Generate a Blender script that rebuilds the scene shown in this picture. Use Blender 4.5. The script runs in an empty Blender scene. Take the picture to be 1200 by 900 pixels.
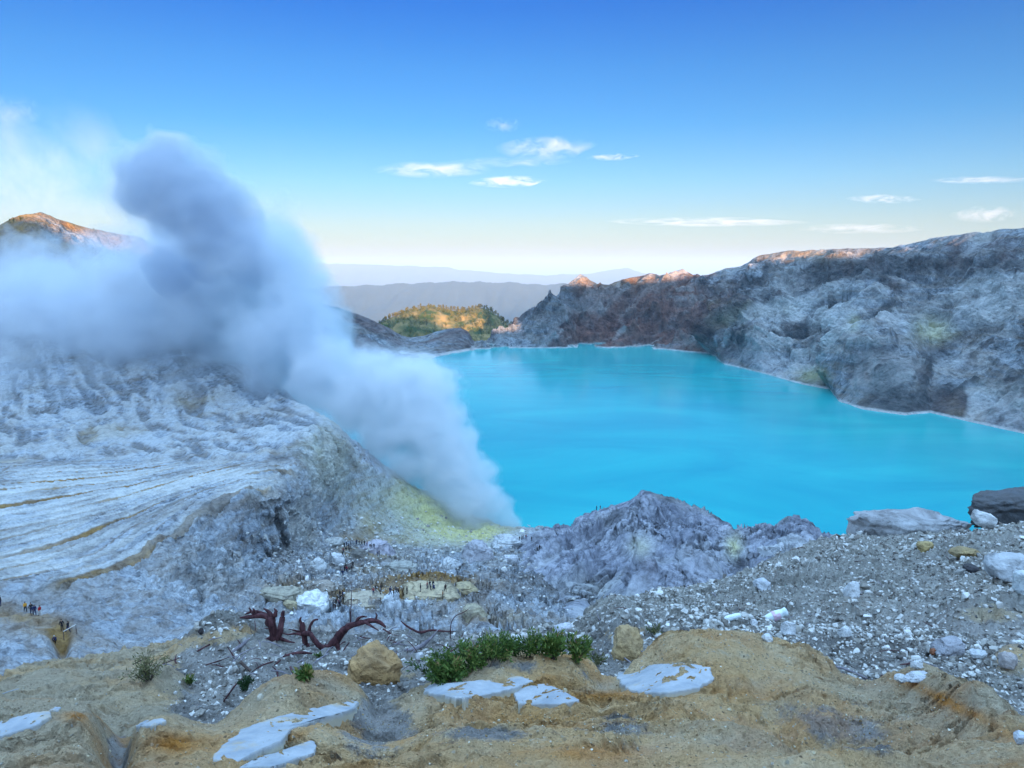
import bpy, math, random
import numpy as np
from mathutils import Vector

# ============================================================ camera, sky, sun, exposure
scene = bpy.context.scene
F = 867.0                                  # focal length in photograph pixels (1200 wide)
HOR = 310.0                                # eye level row
PITCH = math.atan((450 - HOR) / F)
cam_d = bpy.data.cameras.new("camera")
cam_d.sensor_width = 36.0
cam_d.lens = 36.0 * F / 1200.0
cam_d.clip_start = 0.05
cam_d.clip_end = 200000.0
cam = bpy.data.objects.new("camera", cam_d)
scene.collection.objects.link(cam)
cam.rotation_euler = (math.pi / 2 - PITCH, 0, 0)
scene.camera = cam

SUN_DIR = Vector((-0.25, 1.0, -0.115)).normalized()      # the way the light travels
SUN_EL = math.asin(-SUN_DIR.z)
world = bpy.data.worlds.new("World")
scene.world = world
world.use_nodes = True
wn, wl = world.node_tree.nodes, world.node_tree.links
wn.clear()
w_out = wn.new("ShaderNodeOutputWorld")
w_bg = wn.new("ShaderNodeBackground")
w_bg.inputs["Strength"].default_value = 0.15
w_sky = wn.new("ShaderNodeTexSky")
w_sky.sky_type = 'NISHITA'
w_sky.sun_disc = False
w_sky.sun_elevation = SUN_EL
w_sky.sun_rotation = math.atan2(-SUN_DIR.x, -SUN_DIR.y)
w_sky.altitude = 2300.0
w_sky.air_density = 1.3
w_sky.dust_density = 0.6
w_sky.ozone_density = 2.5
w_tc = wn.new("ShaderNodeTexCoord")
w_sep = wn.new("ShaderNodeSeparateXYZ")
w_max = wn.new("ShaderNodeMath"); w_max.operation = 'MAXIMUM'; w_max.inputs[1].default_value = 0.004
w_com = wn.new("ShaderNodeCombineXYZ")
wl.new(w_tc.outputs["Generated"], w_sep.inputs[0])
wl.new(w_sep.outputs[0], w_com.inputs[0]); wl.new(w_sep.outputs[1], w_com.inputs[1])
wl.new(w_sep.outputs[2], w_max.inputs[0]); wl.new(w_max.outputs[0], w_com.inputs[2])
wl.new(w_com.outputs[0], w_sky.inputs[0])
# sky gain by height: low sky dimmed, unseen overhead sky boosted to light crater
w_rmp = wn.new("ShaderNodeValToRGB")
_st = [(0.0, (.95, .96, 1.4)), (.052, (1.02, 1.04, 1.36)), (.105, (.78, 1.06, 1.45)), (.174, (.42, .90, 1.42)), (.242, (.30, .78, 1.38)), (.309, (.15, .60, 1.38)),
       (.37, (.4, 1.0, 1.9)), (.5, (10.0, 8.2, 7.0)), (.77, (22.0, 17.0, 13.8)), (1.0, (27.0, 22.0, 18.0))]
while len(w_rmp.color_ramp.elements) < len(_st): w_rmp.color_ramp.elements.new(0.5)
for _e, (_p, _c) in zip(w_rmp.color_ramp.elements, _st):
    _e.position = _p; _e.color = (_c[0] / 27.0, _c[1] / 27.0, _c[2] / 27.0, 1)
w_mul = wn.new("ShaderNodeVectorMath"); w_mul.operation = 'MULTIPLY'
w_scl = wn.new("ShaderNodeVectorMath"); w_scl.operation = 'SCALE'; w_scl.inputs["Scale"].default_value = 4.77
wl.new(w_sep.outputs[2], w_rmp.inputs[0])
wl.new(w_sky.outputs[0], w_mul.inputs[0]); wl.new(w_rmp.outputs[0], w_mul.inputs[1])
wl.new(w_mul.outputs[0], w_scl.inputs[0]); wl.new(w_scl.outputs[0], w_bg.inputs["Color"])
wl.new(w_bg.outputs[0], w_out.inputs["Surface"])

sun_d = bpy.data.lights.new("sun", 'SUN')
sun_d.energy = 2.8
sun_d.angle = math.radians(0.5)
sun_d.color = (1.0, 0.58, 0.30)
sun = bpy.data.objects.new("sun", sun_d)
scene.collection.objects.link(sun)
sun.rotation_euler = SUN_DIR.to_track_quat('-Z', 'Y').to_euler()

vs = scene.view_settings
vs.view_transform = 'Standard'; vs.look = 'None'; vs.gamma = 1.0; vs.use_curve_mapping = False
vs.exposure = 2.62
cy = scene.cycles
cy.max_bounces = 14; cy.diffuse_bounces = 3; cy.glossy_bounces = 2; cy.transmission_bounces = 2
cy.volume_bounces = 8; cy.transparent_max_bounces = 64
cy.use_adaptive_sampling = True; cy.adaptive_threshold = 0.008
cy.use_denoising = True
cy.sample_clamp_indirect = 8.0
cy.caustics_reflective = False; cy.caustics_refractive = False

# ============================================================ helpers
rng = np.random.default_rng(7)
random.seed(7)
LAKE_Z = -110.0
_cp, _sp = math.cos(PITCH), math.sin(PITCH)

def W(px, py, Y):
    """photograph pixel + forward distance -> point of the place"""
    px = np.asarray(px, float); py = np.asarray(py, float); Y = np.asarray(Y, float)
    yc = (450 - py) / F
    dy = _cp + yc * _sp; dz = -_sp + yc * _cp; dx = (px - 600) / F
    k = Y / dy
    return np.stack([dx * k, Y + 0 * dx, dz * k], -1)

def Wz(px, py, z=LAKE_Z):
    yc = (450 - np.asarray(py, float)) / F
    dy = _cp + yc * _sp; dz = -_sp + yc * _cp
    return W(px, py, z * dy / dz)

def PX(P):
    """point -> photograph pixel (used when shaping the ground)"""
    f = P[..., 1] * _cp - P[..., 2] * _sp
    u = P[..., 1] * _sp + P[..., 2] * _cp
    return 600 + F * P[..., 0] / f, 450 - F * u / f

_perm = np.random.default_rng(3).permutation(256).astype(np.int32)
_perm = np.concatenate([_perm, _perm, _perm])
_g = np.random.default_rng(4).normal(size=(256, 3)); _g /= np.linalg.norm(_g, axis=1)[:, None]
_g = _g.astype(np.float32)

def perlin(P):
    sh = P.shape[:-1]
    P = P.reshape(-1, 3)
    out = np.empty(len(P), np.float32)
    for s in range(0, len(P), 400000):
        p = P[s:s + 400000]
        fl = np.floor(p); i = fl.astype(np.int64) & 255; f = (p - fl).astype(np.float32)
        u = f * f * f * (f * (f * 6 - 15) + 10)
        acc = 0
        for a in (0, 1):
            wa = u[:, 0] if a else 1 - u[:, 0]
            pa = _perm[(i[:, 0] + a) & 255]
            for b in (0, 1):
                wb = wa * (u[:, 1] if b else 1 - u[:, 1])
                pb = _perm[(pa + i[:, 1] + b) & 255]
                for c in (0, 1):
                    wc = wb * (u[:, 2] if c else 1 - u[:, 2])
                    g = _g[_perm[(pb + i[:, 2] + c) & 255]]
                    acc = acc + wc * (g[:, 0] * (f[:, 0] - a) + g[:, 1] * (f[:, 1] - b) + g[:, 2] * (f[:, 2] - c))
        out[s:s + 400000] = acc * 1.6
    return out.reshape(sh)

def fbm(P, o=5, gain=0.5, lac=2.03):
    a = 1.0; t = 0; P = P.copy()
    for _ in range(o):
        t = t + a * perlin(P); P = P * lac + 17.3; a *= gain
    return t

def ridged(P, o=5, gain=0.55, lac=2.07):
    a = 1.0; t = 0; w = 1.0; P = P.copy(); s = 0
    for _ in range(o):
        n = (1 - np.abs(perlin(P))) ** 2 * w
        w = np.clip(n * 1.6, 0, 1)
        t = t + a * n; s += a; P = P * lac + 9.1; a *= gain
    return t / s

def sst(x, a, b):
    t = np.clip((x - a) / (b - a), 0, 1)
    return t * t * (3 - 2 * t)

def col_link(o):
    scene.collection.objects.link(o); return o

def mesh_obj(name, verts, faces, mat=None, parent=None, smooth=True, attrs=None, fmats=None):
    """numpy verts (N,3), faces (M,k) int array or list of arrays"""
    me = bpy.data.meshes.new(name)
    if not isinstance(faces, list): faces = [faces]
    faces = [np.asarray(f, np.int32) for f in faces if len(f)]
    me.vertices.add(len(verts)); me.vertices.foreach_set("co", np.asarray(verts, np.float32).ravel())
    nl = sum(f.size for f in faces); nf = sum(len(f) for f in faces)
    me.loops.add(nl); me.loops.foreach_set("vertex_index", np.concatenate([f.ravel() for f in faces]))
    me.polygons.add(nf)
    tot = np.concatenate([np.full(len(f), f.shape[1], np.int32) for f in faces])
    st = np.concatenate([[0], np.cumsum(tot)[:-1]]).astype(np.int32)
    me.polygons.foreach_set("loop_start", st)
    me.polygons.foreach_set("use_smooth", np.full(nf, smooth, bool))
    if mat is not None:
        for m in (mat if isinstance(mat, (list, tuple)) else [mat]): me.materials.append(m)
    if fmats is not None: me.polygons.foreach_set("material_index", np.asarray(fmats, np.int32))
    me.update(calc_edges=True); me.validate()
    for k, v in (attrs or {}).items():
        a = me.attributes.new(k, 'FLOAT', 'POINT'); a.data.foreach_set("value", np.asarray(v, np.float32).ravel())
    o = bpy.data.objects.new(name, me); col_link(o)
    if parent: o.parent = parent
    return o

def tag(o, label=None, cat=None, group=None, kind=None):
    if label: o["label"] = label
    if cat: o["category"] = cat
    if group: o["group"] = group
    if kind: o["kind"] = kind
    return o

def empty(name, loc, rz=0.0):
    o = bpy.data.objects.new(name, None); col_link(o)
    o.location = loc; o.rotation_euler = (0, 0, rz); o.empty_display_size = 0.2
    return o

def copy_tree(o, parent=None):
    c = o.copy(); col_link(c); c.parent = parent
    for ch in [q for q in bpy.data.objects if q.parent == o]: copy_tree(ch, c)
    return c

def grid_faces(R, C):
    i = np.arange((R - 1) * C).reshape(R - 1, C)[:, :-1].ravel()
    return np.stack([i, i + 1, i + C + 1, i + C], 1)

def grid_normals(P):
    du = np.gradient(P, axis=1); dv = np.gradient(P, axis=0)
    n = np.cross(du, dv); n /= (np.linalg.norm(n, axis=-1, keepdims=True) + 1e-9)
    return n

def loft(cols, rows, counts, smooth=3):
    """rows: list of knots (px, py, Y), one ground line each, joined from near to far; returns (R,C,3) points"""
    L = []
    for r in rows:
        r = np.array(r, float)
        L.append(W(cols, np.interp(cols, r[:, 0], r[:, 1]), np.interp(cols, r[:, 0], r[:, 2])))
    out = []
    for a, b, n in zip(L[:-1], L[1:], counts):
        t = np.linspace(0, 1, n, endpoint=False)[:, None, None]
        out.append(a[None] * (1 - t) + b[None] * t)
    out.append(L[-1][None])
    P = np.concatenate(out)
    for _ in range(smooth):
        Q = P.copy()
        Q[1:-1] = (P[:-2] + 2 * P[1:-1] + P[2:]) / 4
        Q[:, 1:-1] = (Q[:, :-2] + 2 * Q[:, 1:-1] + Q[:, 2:]) / 4
        P = Q
    tv = np.concatenate([k + np.linspace(0, 1, n, endpoint=False) for k, n in enumerate(counts)] + [[len(counts)]])
    return P, np.broadcast_to(tv[:, None], P.shape[:2])

def blob(px, py, cx, cy_, rx, ry, ang=0.0):
    c, s = math.cos(ang), math.sin(ang)
    dx, dy = px - cx, py - cy_
    u = (dx * c + dy * s) / rx; v = (-dx * s + dy * c) / ry
    return np.exp(-(u * u + v * v))

# ============================================================ materials
class NT:
    def __init__(s, name):
        s.m = bpy.data.materials.new(name); s.m.use_nodes = True
        s.t = s.m.node_tree; s.t.nodes.clear(); s.out = s.t.nodes.new("ShaderNodeOutputMaterial")
        s.tc = s.t.nodes.new("ShaderNodeTexCoord")
    def n(s, typ, ins=None, **kw):
        d = s.t.nodes.new(typ)
        for k, v in kw.items(): setattr(d, k, v)
        for k, v in (ins or {}).items(): s.set(d.inputs[k], v)
        return d
    def set(s, sock, v):
        if isinstance(v, bpy.types.NodeSocket): s.t.links.new(v, sock)
        elif isinstance(v, (tuple, list)) and len(v) == 3 and sock.type == 'RGBA': sock.default_value = (*v, 1)
        else: sock.default_value = v
    def coord(s, scale=(1, 1, 1), rot=(0, 0, 0)):
        return s.n("ShaderNodeMapping", {"Vector": s.tc.outputs["Object"], "Scale": scale, "Rotation": rot}).outputs[0]
    def noise(s, scale, detail=6, rough=0.55, vec=None, dist=0.0):
        return s.n("ShaderNodeTexNoise", {"Vector": vec or s.tc.outputs["Object"], "Scale": scale, "Detail": float(detail),
                                         "Roughness": rough, "Distortion": dist}).outputs["Fac"]
    def voro(s, scale, vec=None, feature='F1', out="Distance", rnd=1.0):
        return s.n("ShaderNodeTexVoronoi", {"Vector": vec or s.tc.outputs["Object"], "Scale": scale, "Randomness": rnd}, feature=feature).outputs[out]
    def ramp(s, fac, stops, interp='LINEAR'):
        d = s.n("ShaderNodeValToRGB", {"Fac": fac}); r = d.color_ramp; r.interpolation = interp
        while len(r.elements) < len(stops): r.elements.new(0.5)
        for e, (p, c) in zip(r.elements, stops):
            e.position = p; e.color = (c, c, c, 1) if isinstance(c, (int, float)) else (*c, 1)
        return d.outputs[0]
    def mix(s, fac, a, b, mode='MIX'):
        d = s.n("ShaderNodeMix", data_type='RGBA', blend_type=mode)
        s.set(d.inputs[0], fac); s.set(d.inputs[6], a); s.set(d.inputs[7], b)
        return d.outputs[2]
    def math(s, op, a, b=0.0, clamp=False):
        d = s.n("ShaderNodeMath", operation=op, use_clamp=clamp); s.set(d.inputs[0], a); s.set(d.inputs[1], b)
        return d.outputs[0]
    def attr(s, name):
        return s.n("ShaderNodeAttribute", attribute_name=name).outputs["Fac"]
    def bump(s, h, dist, strength=1.0, normal=None):
        ins = {"Height": h, "Distance": dist, "Strength": strength}
        if normal: ins["Normal"] = normal
        return s.n("ShaderNodeBump", ins).outputs[0]
    def bsdf(s, col, rough=0.9, normal=None, spec=0.25, **kw):
        ins = {"Base Color": col, "Roughness": rough, "Specular IOR Level": spec}
        if normal: ins["Normal"] = normal
        ins.update(kw)
        b = s.n("ShaderNodeBsdfPrincipled", ins)
        s.t.links.new(b.outputs[0], s.out.inputs["Surface"])
        return s.m

def simple_mat(name, c1, c2, scale=8, bump=0.02, rough=0.8, detail=6, spec=0.25, **kw):
    t = NT(name); f = t.noise(scale, detail, 0.6)
    c = t.mix(t.ramp(f, [(0.35, 0.0), (0.65, 1.0)]), c1, c2)
    return t.bsdf(c, rough, t.bump(f, bump) if bump else None, spec, **kw)

def rock_mat(name, base_a, base_b, dark, S, strata=0.0, gran=1.0, streak=.5):
    """S: size in metres of the main features. attributes och, sul, drk, red, wht tint the rock by mask; drk also carries some painted shade"""
    t = NT(name)
    n1 = t.noise(1.0 / S, 8, 0.62, dist=0.6)
    n2 = t.noise(5.0 / S, 7, 0.65)
    n3 = t.noise(22.0 / S, 6, 0.7)
    c = t.mix(t.ramp(n1, [(0.35, 0.0), (0.62, 1.0)]), base_a, base_b)
    c = t.mix(t.ramp(n2, [(0.33, 0.95), (0.50, 0.0)]), c, dark)
    sk = t.noise(7.0 / S, 6, 0.65, vec=t.coord(scale=(1, 1, .28), rot=(0, .35, 0)), dist=.8)
    c = t.mix(t.ramp(sk, [(0.36, streak), (0.50, 0.0)]), c, dark)
    c = t.mix(t.ramp(sk, [(0.56, 0.0), (0.70, streak)]), c, tuple(min(.78, q * 1.35) for q in base_b))
    vc = t.voro(9.0 / S, feature='DISTANCE_TO_EDGE', vec=t.n("ShaderNodeVectorMath", {0: t.tc.outputs["Object"], 1: t.n("ShaderNodeVectorMath", {0: t.n("ShaderNodeTexNoise", {"Vector": t.tc.outputs["Object"], "Scale": 6.0 / S, "Detail": 4.0}).outputs["Color"], "Scale": S * 0.22}, operation='SCALE').outputs[0]}, operation='ADD').outputs[0])
    crack = t.ramp(vc, [(0.0, 1.0), (0.05, 0.0)])
    c = t.mix(t.math('MULTIPLY', crack, t.ramp(n1, [(0.45, 0.0), (0.6, 0.55)])), c, dark)
    if strata:
        sv = t.coord(scale=(0.12, 0.12, 1.0))
        st = t.noise(strata, 5, 0.6, vec=sv, dist=0.3)
        c = t.mix(t.ramp(st, [(0.42, 0.0), (0.5, 0.5), (0.58, 0.0)]), c, (0.30, 0.23, 0.16))
    def tint(c, a, colA, colB, sc, k=1.0):
        return t.mix(t.math('MULTIPLY', t.attr(a), t.ramp(t.noise(sc, 6, 0.65), [(0.30, 0.55 * k), (0.52, k)]), True), c, t.mix(t.ramp(n2, [(0.35, 0.0), (0.6, 1.0)]), colA, colB))
    c = tint(c, "drk", (0.035, 0.04, 0.05), (0.13, 0.135, 0.14), 2.0 / S)
    c = tint(c, "red", (0.12, 0.055, 0.045), (0.30, 0.165, 0.13), 2.0 / S)
    c = tint(c, "och", (0.25, 0.14, 0.05), (0.42, 0.27, 0.11), 2.0 / S, 1.1)
    c = tint(c, "sul", (0.50, 0.48, 0.22), (0.72, 0.70, 0.36), 3.0 / S)
    c = tint(c, "wht", (0.62, 0.64, 0.64), (0.74, 0.75, 0.74), 3.0 / S)
    c = t.mix(t.math('MULTIPLY', t.ramp(n3, [(0.3, 1.0), (0.5, 0.0)]), 0.55), c, t.mix(0.6, c, (0.03, 0.03, 0.035)))
    b = t.bump(n3, 0.05 * S * gran, 1.0)
    b = t.bump(n2, 0.14 * S * gran, 0.8, b)
    b = t.bump(vc, 0.10 * S * gran, 0.5, b)
    return t.bsdf(c, 0.92, b, 0.12)

M = {}
M['pale'] = rock_mat("pale_rock", (0.40, 0.455, 0.53), (0.58, 0.63, 0.69), (0.14, 0.15, 0.17), 14.0, strata=0.25)
M['wall'] = rock_mat("crater_wall_rock", (0.22, 0.25, 0.285), (0.46, 0.50, 0.545), (0.06, 0.068, 0.08), 55.0, strata=0.07, gran=1.3, streak=.8)
M['spine'] = rock_mat("grey_ridge_rock", (0.24, 0.26, 0.325), (0.42, 0.44, 0.51), (0.09, 0.095, 0.12), 22.0, gran=.5, streak=.6)
# ============================================================ setting: far land, lake, crater
def add_lake():
    t = NT("turquoise_water")
    n = t.noise(0.016, 7, 0.6, vec=t.coord(scale=(.45, 1, 1), rot=(0, 0, .5)), dist=.8); n2 = t.noise(0.9, 4, 0.6)
    d = t.n("ShaderNodeVectorMath", {0: t.tc.outputs["Object"]}, operation='LENGTH').outputs[1]
    c = t.mix(t.ramp(n, [(0.3, 0.0), (0.7, 1.0)]), (0.0, 0.27, 0.32), (0.012, 0.38, 0.38))
    m = t.bsdf(c, 0.16, t.bump(n2, 0.05, 0.5), 0.35)
    xs = np.linspace(-900, 1500, 49); ys = np.linspace(150, 1045, 23)
    X, Y = np.meshgrid(xs, ys)
    o = mesh_obj("lake_water", np.stack([X, Y, np.full_like(X, LAKE_Z)], -1).reshape(-1, 3), grid_faces(23, 49), m)
    tag(o, kind="structure")
add_lake()

def add_plain():
    t = NT("far_plain")
    n = t.noise(0.0006, 6, 0.6)
    m = t.bsdf(t.mix(n, (0.05, 0.08, 0.035), (0.16, 0.14, 0.08)), 0.95, None, 0.05)
    x = np.concatenate([-np.geomspace(60000, 2000, 20), np.linspace(-1900, 1900, 20), np.geomspace(2000, 60000, 20)])
    y = np.concatenate([np.linspace(1500, 8000, 20), np.geomspace(8500, 70000, 30)])
    X, Y = np.meshgrid(x, y)
    Z = -900 + 40 * fbm(np.stack([X / 3000, Y / 3000, 0 * X], -1), 4)
    tag(mesh_obj("ground_plain", np.stack([X, Y, Z], -1).reshape(-1, 3), grid_faces(len(y), len(x)), m), kind="structure")
add_plain()

def far_range(name, crest, Y0, depth, base_z, cols, amp):
    c = np.array(crest, float)
    py = np.interp(cols, c[:, 0], c[:, 1])
    top = W(cols, py, np.full_like(cols, Y0))
    top[:, 2] += amp * 0.18 * fbm(np.stack([cols / 25.0, 0 * cols, 0 * cols + Y0], -1), 5)
    R = 70; t = np.linspace(0, 1, R)
    P = np.zeros((R, len(cols), 3))
    for i, tt in enumerate(t):
        s = 1 - abs(tt * 1.5 - 0.85) / 0.85 if tt < 0.5667 else 1 - (tt - 0.5667) / 0.4333 * 1.0
        P[i, :, 0] = top[:, 0]; P[i, :, 1] = Y0 + depth * (tt - 0.5667) * 1.4
        P[i, :, 2] = base_z + (top[:, 2] - base_z) * np.clip(s, 0, 1) ** 1.15
    h = ridged(np.stack([P[..., 0] / (amp * 3.0), P[..., 1] / (amp * 14.0), P[..., 2] * 0], -1), 5) - 0.55
    k = np.clip((top[None, :, 2] - P[..., 2]) / (amp * 2), 0, 1) * np.clip((P[..., 2] - base_z) / (amp * 2), 0, 1)
    P[..., 2] += h * amp * 1.6 * k
    t = NT(name + "_ground"); n = t.noise(0.002, 7, 0.6)
    m = t.bsdf(t.mix(n, (0.02, 0.042, 0.05), (0.07, 0.085, 0.075)), 0.95, None, 0.05)
    tag(mesh_obj(name, P.reshape(-1, 3), grid_faces(R, len(cols)), m), kind="structure")
far_range("far_mountains", [(-600, 322), (0, 316), (300, 312), (380, 308), (430, 310), (520, 313), (560, 318), (600, 321), (640, 322), (690, 321), (715, 316), (735, 314), (752, 320), (800, 326), (900, 324), (1300, 318)],
          30000.0, 6000.0, -920.0, np.arange(-600, 1400, 4.0), 260.0)
far_range("caldera_rim_mountains", [(-500, 345), (200, 342), (395, 336), (420, 334), (470, 333), (520, 330), (560, 330), (600, 331), (655, 334), (700, 338), (900, 350), (1300, 356)],
          10500.0, 3500.0, -760.0, np.arange(-500, 1300, 2.5), 190.0)

def displace(P, fields):
    N = grid_normals(P)
    if N[..., 2].mean() < 0: N = -N
    return P + N * fields[..., None]

def shore_row(knots):
    out = []
    for px, py in knots: out.append((px, py, float(Wz(px, py, LAKE_Z - 1.5)[1])))
    return out

# ---- right and far crater wall
def add_far_wall():
    cols = np.concatenate([np.arange(535, 1215, 1.15), np.arange(1215, 1700, 3.0)])
    shore = [(535, 415), (560, 412), (600, 410), (700, 409.5), (780, 412), (835, 417), (842, 424), (850, 430), (870, 434), (900, 442), (935, 453), (975, 460), (984, 475), (1010, 484), (1060, 491), (1090, 488), (1130, 498), (1200, 514), (1400, 562), (1700, 640)]
    crest = [(535, 414), (550, 410), (570, 399), (600, 380), (625, 364), (650, 348), (665, 333), (680, 321.5), (690, 328), (700, 334), (714, 334), (730, 329), (760, 321), (775, 323), (790, 319), (800, 316), (812, 322), (830, 323), (850, 314), (868, 312), (890, 301), (915, 294), (985, 292), (1010, 291), (1060, 287), (1090, 279), (1110, 276), (1200, 267), (1400, 258), (1700, 250)]
    cY = np.array([(535, 1010), (600, 1090), (680, 1180), (800, 1160), (860, 1120), (985, 1010), (1100, 880), (1200, 780), (1400, 620), (1700, 430)], float)
    sh = np.array(shore, float); cr = np.array(crest, float)
    s_py = np.interp(cols, sh[:, 0], sh[:, 1]); c_py = np.interp(cols, cr[:, 0], cr[:, 1]); c_Y = np.interp(cols, cY[:, 0], cY[:, 1])
    S = Wz(cols, s_py, LAKE_Z - 2.0); T = W(cols, c_py, c_Y)
    R = 300; t = np.linspace(0, 1, R)[:, None, None]
    # profile: steeper band at the top, talus below
    tz = t ** 1.12
    P = np.concatenate([S[None, :, :2] * (1 - t) + T[None, :, :2] * t, S[None, :, 2:] * (1 - tz) + T[None, :, 2:] * tz], -1)
    px, py = np.meshgrid(cols, np.arange(R)); t2 = np.broadcast_to(t[..., 0], (R, len(cols)))
    px2, py2 = PX(P)
    env = np.clip(t2 * 6, 0, 1) * (0.10 + 0.90 * np.clip((1 - t2) * 5, 0, 1)) * np.clip((px2 - 535) / 40, 0.0, 1)
    q = P / 1.0
    warp = np.stack([fbm(q / 90 + 5, 3), fbm(q / 90 + 40, 3), fbm(q / 90 + 80, 3)], -1)
    big = ridged(q / 150 + warp * 0.35, 4) - 0.5
    gull = ridged(np.stack([(P[..., 0] - 1.1 * P[..., 2]) / 52, P[..., 1] / 70, P[..., 2] / 260], -1) + warp * 0.45, 4, .5) - 0.5
    crag = ridged(q / 30 + warp * 1.2, 6, 0.6) - 0.5
    fine = ridged(q / np.array([8.0, 8.0, 5.0]) + 3, 4, 0.6) - 0.5
    # nearer buttresses in the photograph
    spur = 42 * blob(px2, py2, 1035, 455, 60, 60) + 22 * blob(px2, py2, 865, 395, 45, 50) - 10 * blob(px2, py2, 935, 400, 40, 60) - 14 * blob(px2, py2, 1110, 400, 50, 70) \
        + 22 * blob(px2, py2, 640, 385, 18, 40, 0.4) - 18 * blob(px2, py2, 590 + 130, 370, 14, 60, 0.6)
    D = (36 * big + 26 * gull + 10 * crag + 2.6 * fine) * env + spur * env * np.clip((1 - t2) * 3, 0, 1)
    sc = np.clip(P[..., 1] / 900, 0.55, 1.1)
    P = displace(P, D * sc)
    # cliff bands
    band = fbm(q / 200, 3)
    z = P[..., 2]
    # back slope
    B = np.stack([P[-1] + np.array([0, 1, 0]) * k * 70.0 + np.array([0, 0, -1.0]) * (k ** 1.2) * 38 for k in range(1, 9)])
    Pa = np.concatenate([P, B])
    px2, py2 = PX(Pa)
    n = fbm(Pa / 60 + 11, 4)
    z = Pa[..., 2]
    red = np.clip(blob(px2, py2, 760, 375, 70, 42) + blob(px2, py2, 690, 395, 40, 16) + .9 * blob(px2, py2, 800, 345, 55, 22) + blob(px2, py2, 815, 410, 30, 10) + .8 * blob(px2, py2, 690, 340, 25, 12) + n * 0.5 - 0.05, 0, 1)
    crz = 1 - t2
    drk = np.zeros(Pa.shape[:2])
    topband = blob(px2, py2, 900, 345, 75, 11, -0.25) + blob(px2, py2, 1000, 318, 70, 12, -.1) + .9 * blob(px2, py2, 1120, 310, 120, 14) + 1.0 * blob(px2, py2, 1030, 440, 36, 46, -.3) + .8 * blob(px2, py2, 870, 405, 30, 26) + .9 * blob(px2, py2, 1090, 420, 60, 10, -0.6) + .5 * blob(px2, py2, 700, 370, 90, 50)
    wg = fbm(Pa / 70 + 9, 3)
    dg = fbm(np.stack([(Pa[..., 0] - 1.3 * Pa[..., 2]) / 42 + wg, Pa[..., 1] / 140, (Pa[..., 2] + .5 * Pa[..., 0]) / 230], -1) + 3, 5)
    drk = np.clip(topband * 1.2 + n * 0.4 + 1.9 * np.clip(dg - .06, 0, 1) + .35 * blob(px2, py2, 720, 370, 150, 50) - 0.15, 0, 1)
    sul = np.clip(1.2 * blob(px2, py2, 1095, 388, 26, 18) + .8 * blob(px2, py2, 1000, 378, 10, 16) + .8 * blob(px2, py2, 955, 440, 22, 12) + .6 * blob(px2, py2, 925, 362, 16, 10) + .4 * blob(px2, py2, 860, 370, 40, 22) + n * .25 - .15, 0, 1) * .75
    och = np.clip(sst(py2, c_py.mean() + 60, c_py.mean() - 60) * 0.0 + blob(px2, py2, 940, 298, 60, 10) * .5 + blob(px2, py2, 720, 330, 60, 8) * .4, 0, 1)
    wht = np.clip(blob(px2, py2, 1160, 350, 70, 30) * .9 + blob(px2, py2, 960, 375, 80, 45) * .9 + blob(px2, py2, 1150, 455, 70, 34) * .8 + n * .4 - 1.2 * np.clip(dg, -.3, 1) - .12, 0, 1) * .85
    # pale crust just above the water
    crust = sst(z, LAKE_Z + 1.7, LAKE_Z + .7) * .8
    wht = np.maximum(wht, crust); drk *= 1 - crust; red *= 1 - crust
    o = mesh_obj("crater_wall", Pa.reshape(-1, 3), grid_faces(*Pa.shape[:2]), M['wall'], attrs=dict(red=red, drk=drk, sul=sul, och=och, wht=wht))
    tag(o, kind="structure")
add_far_wall()

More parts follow.
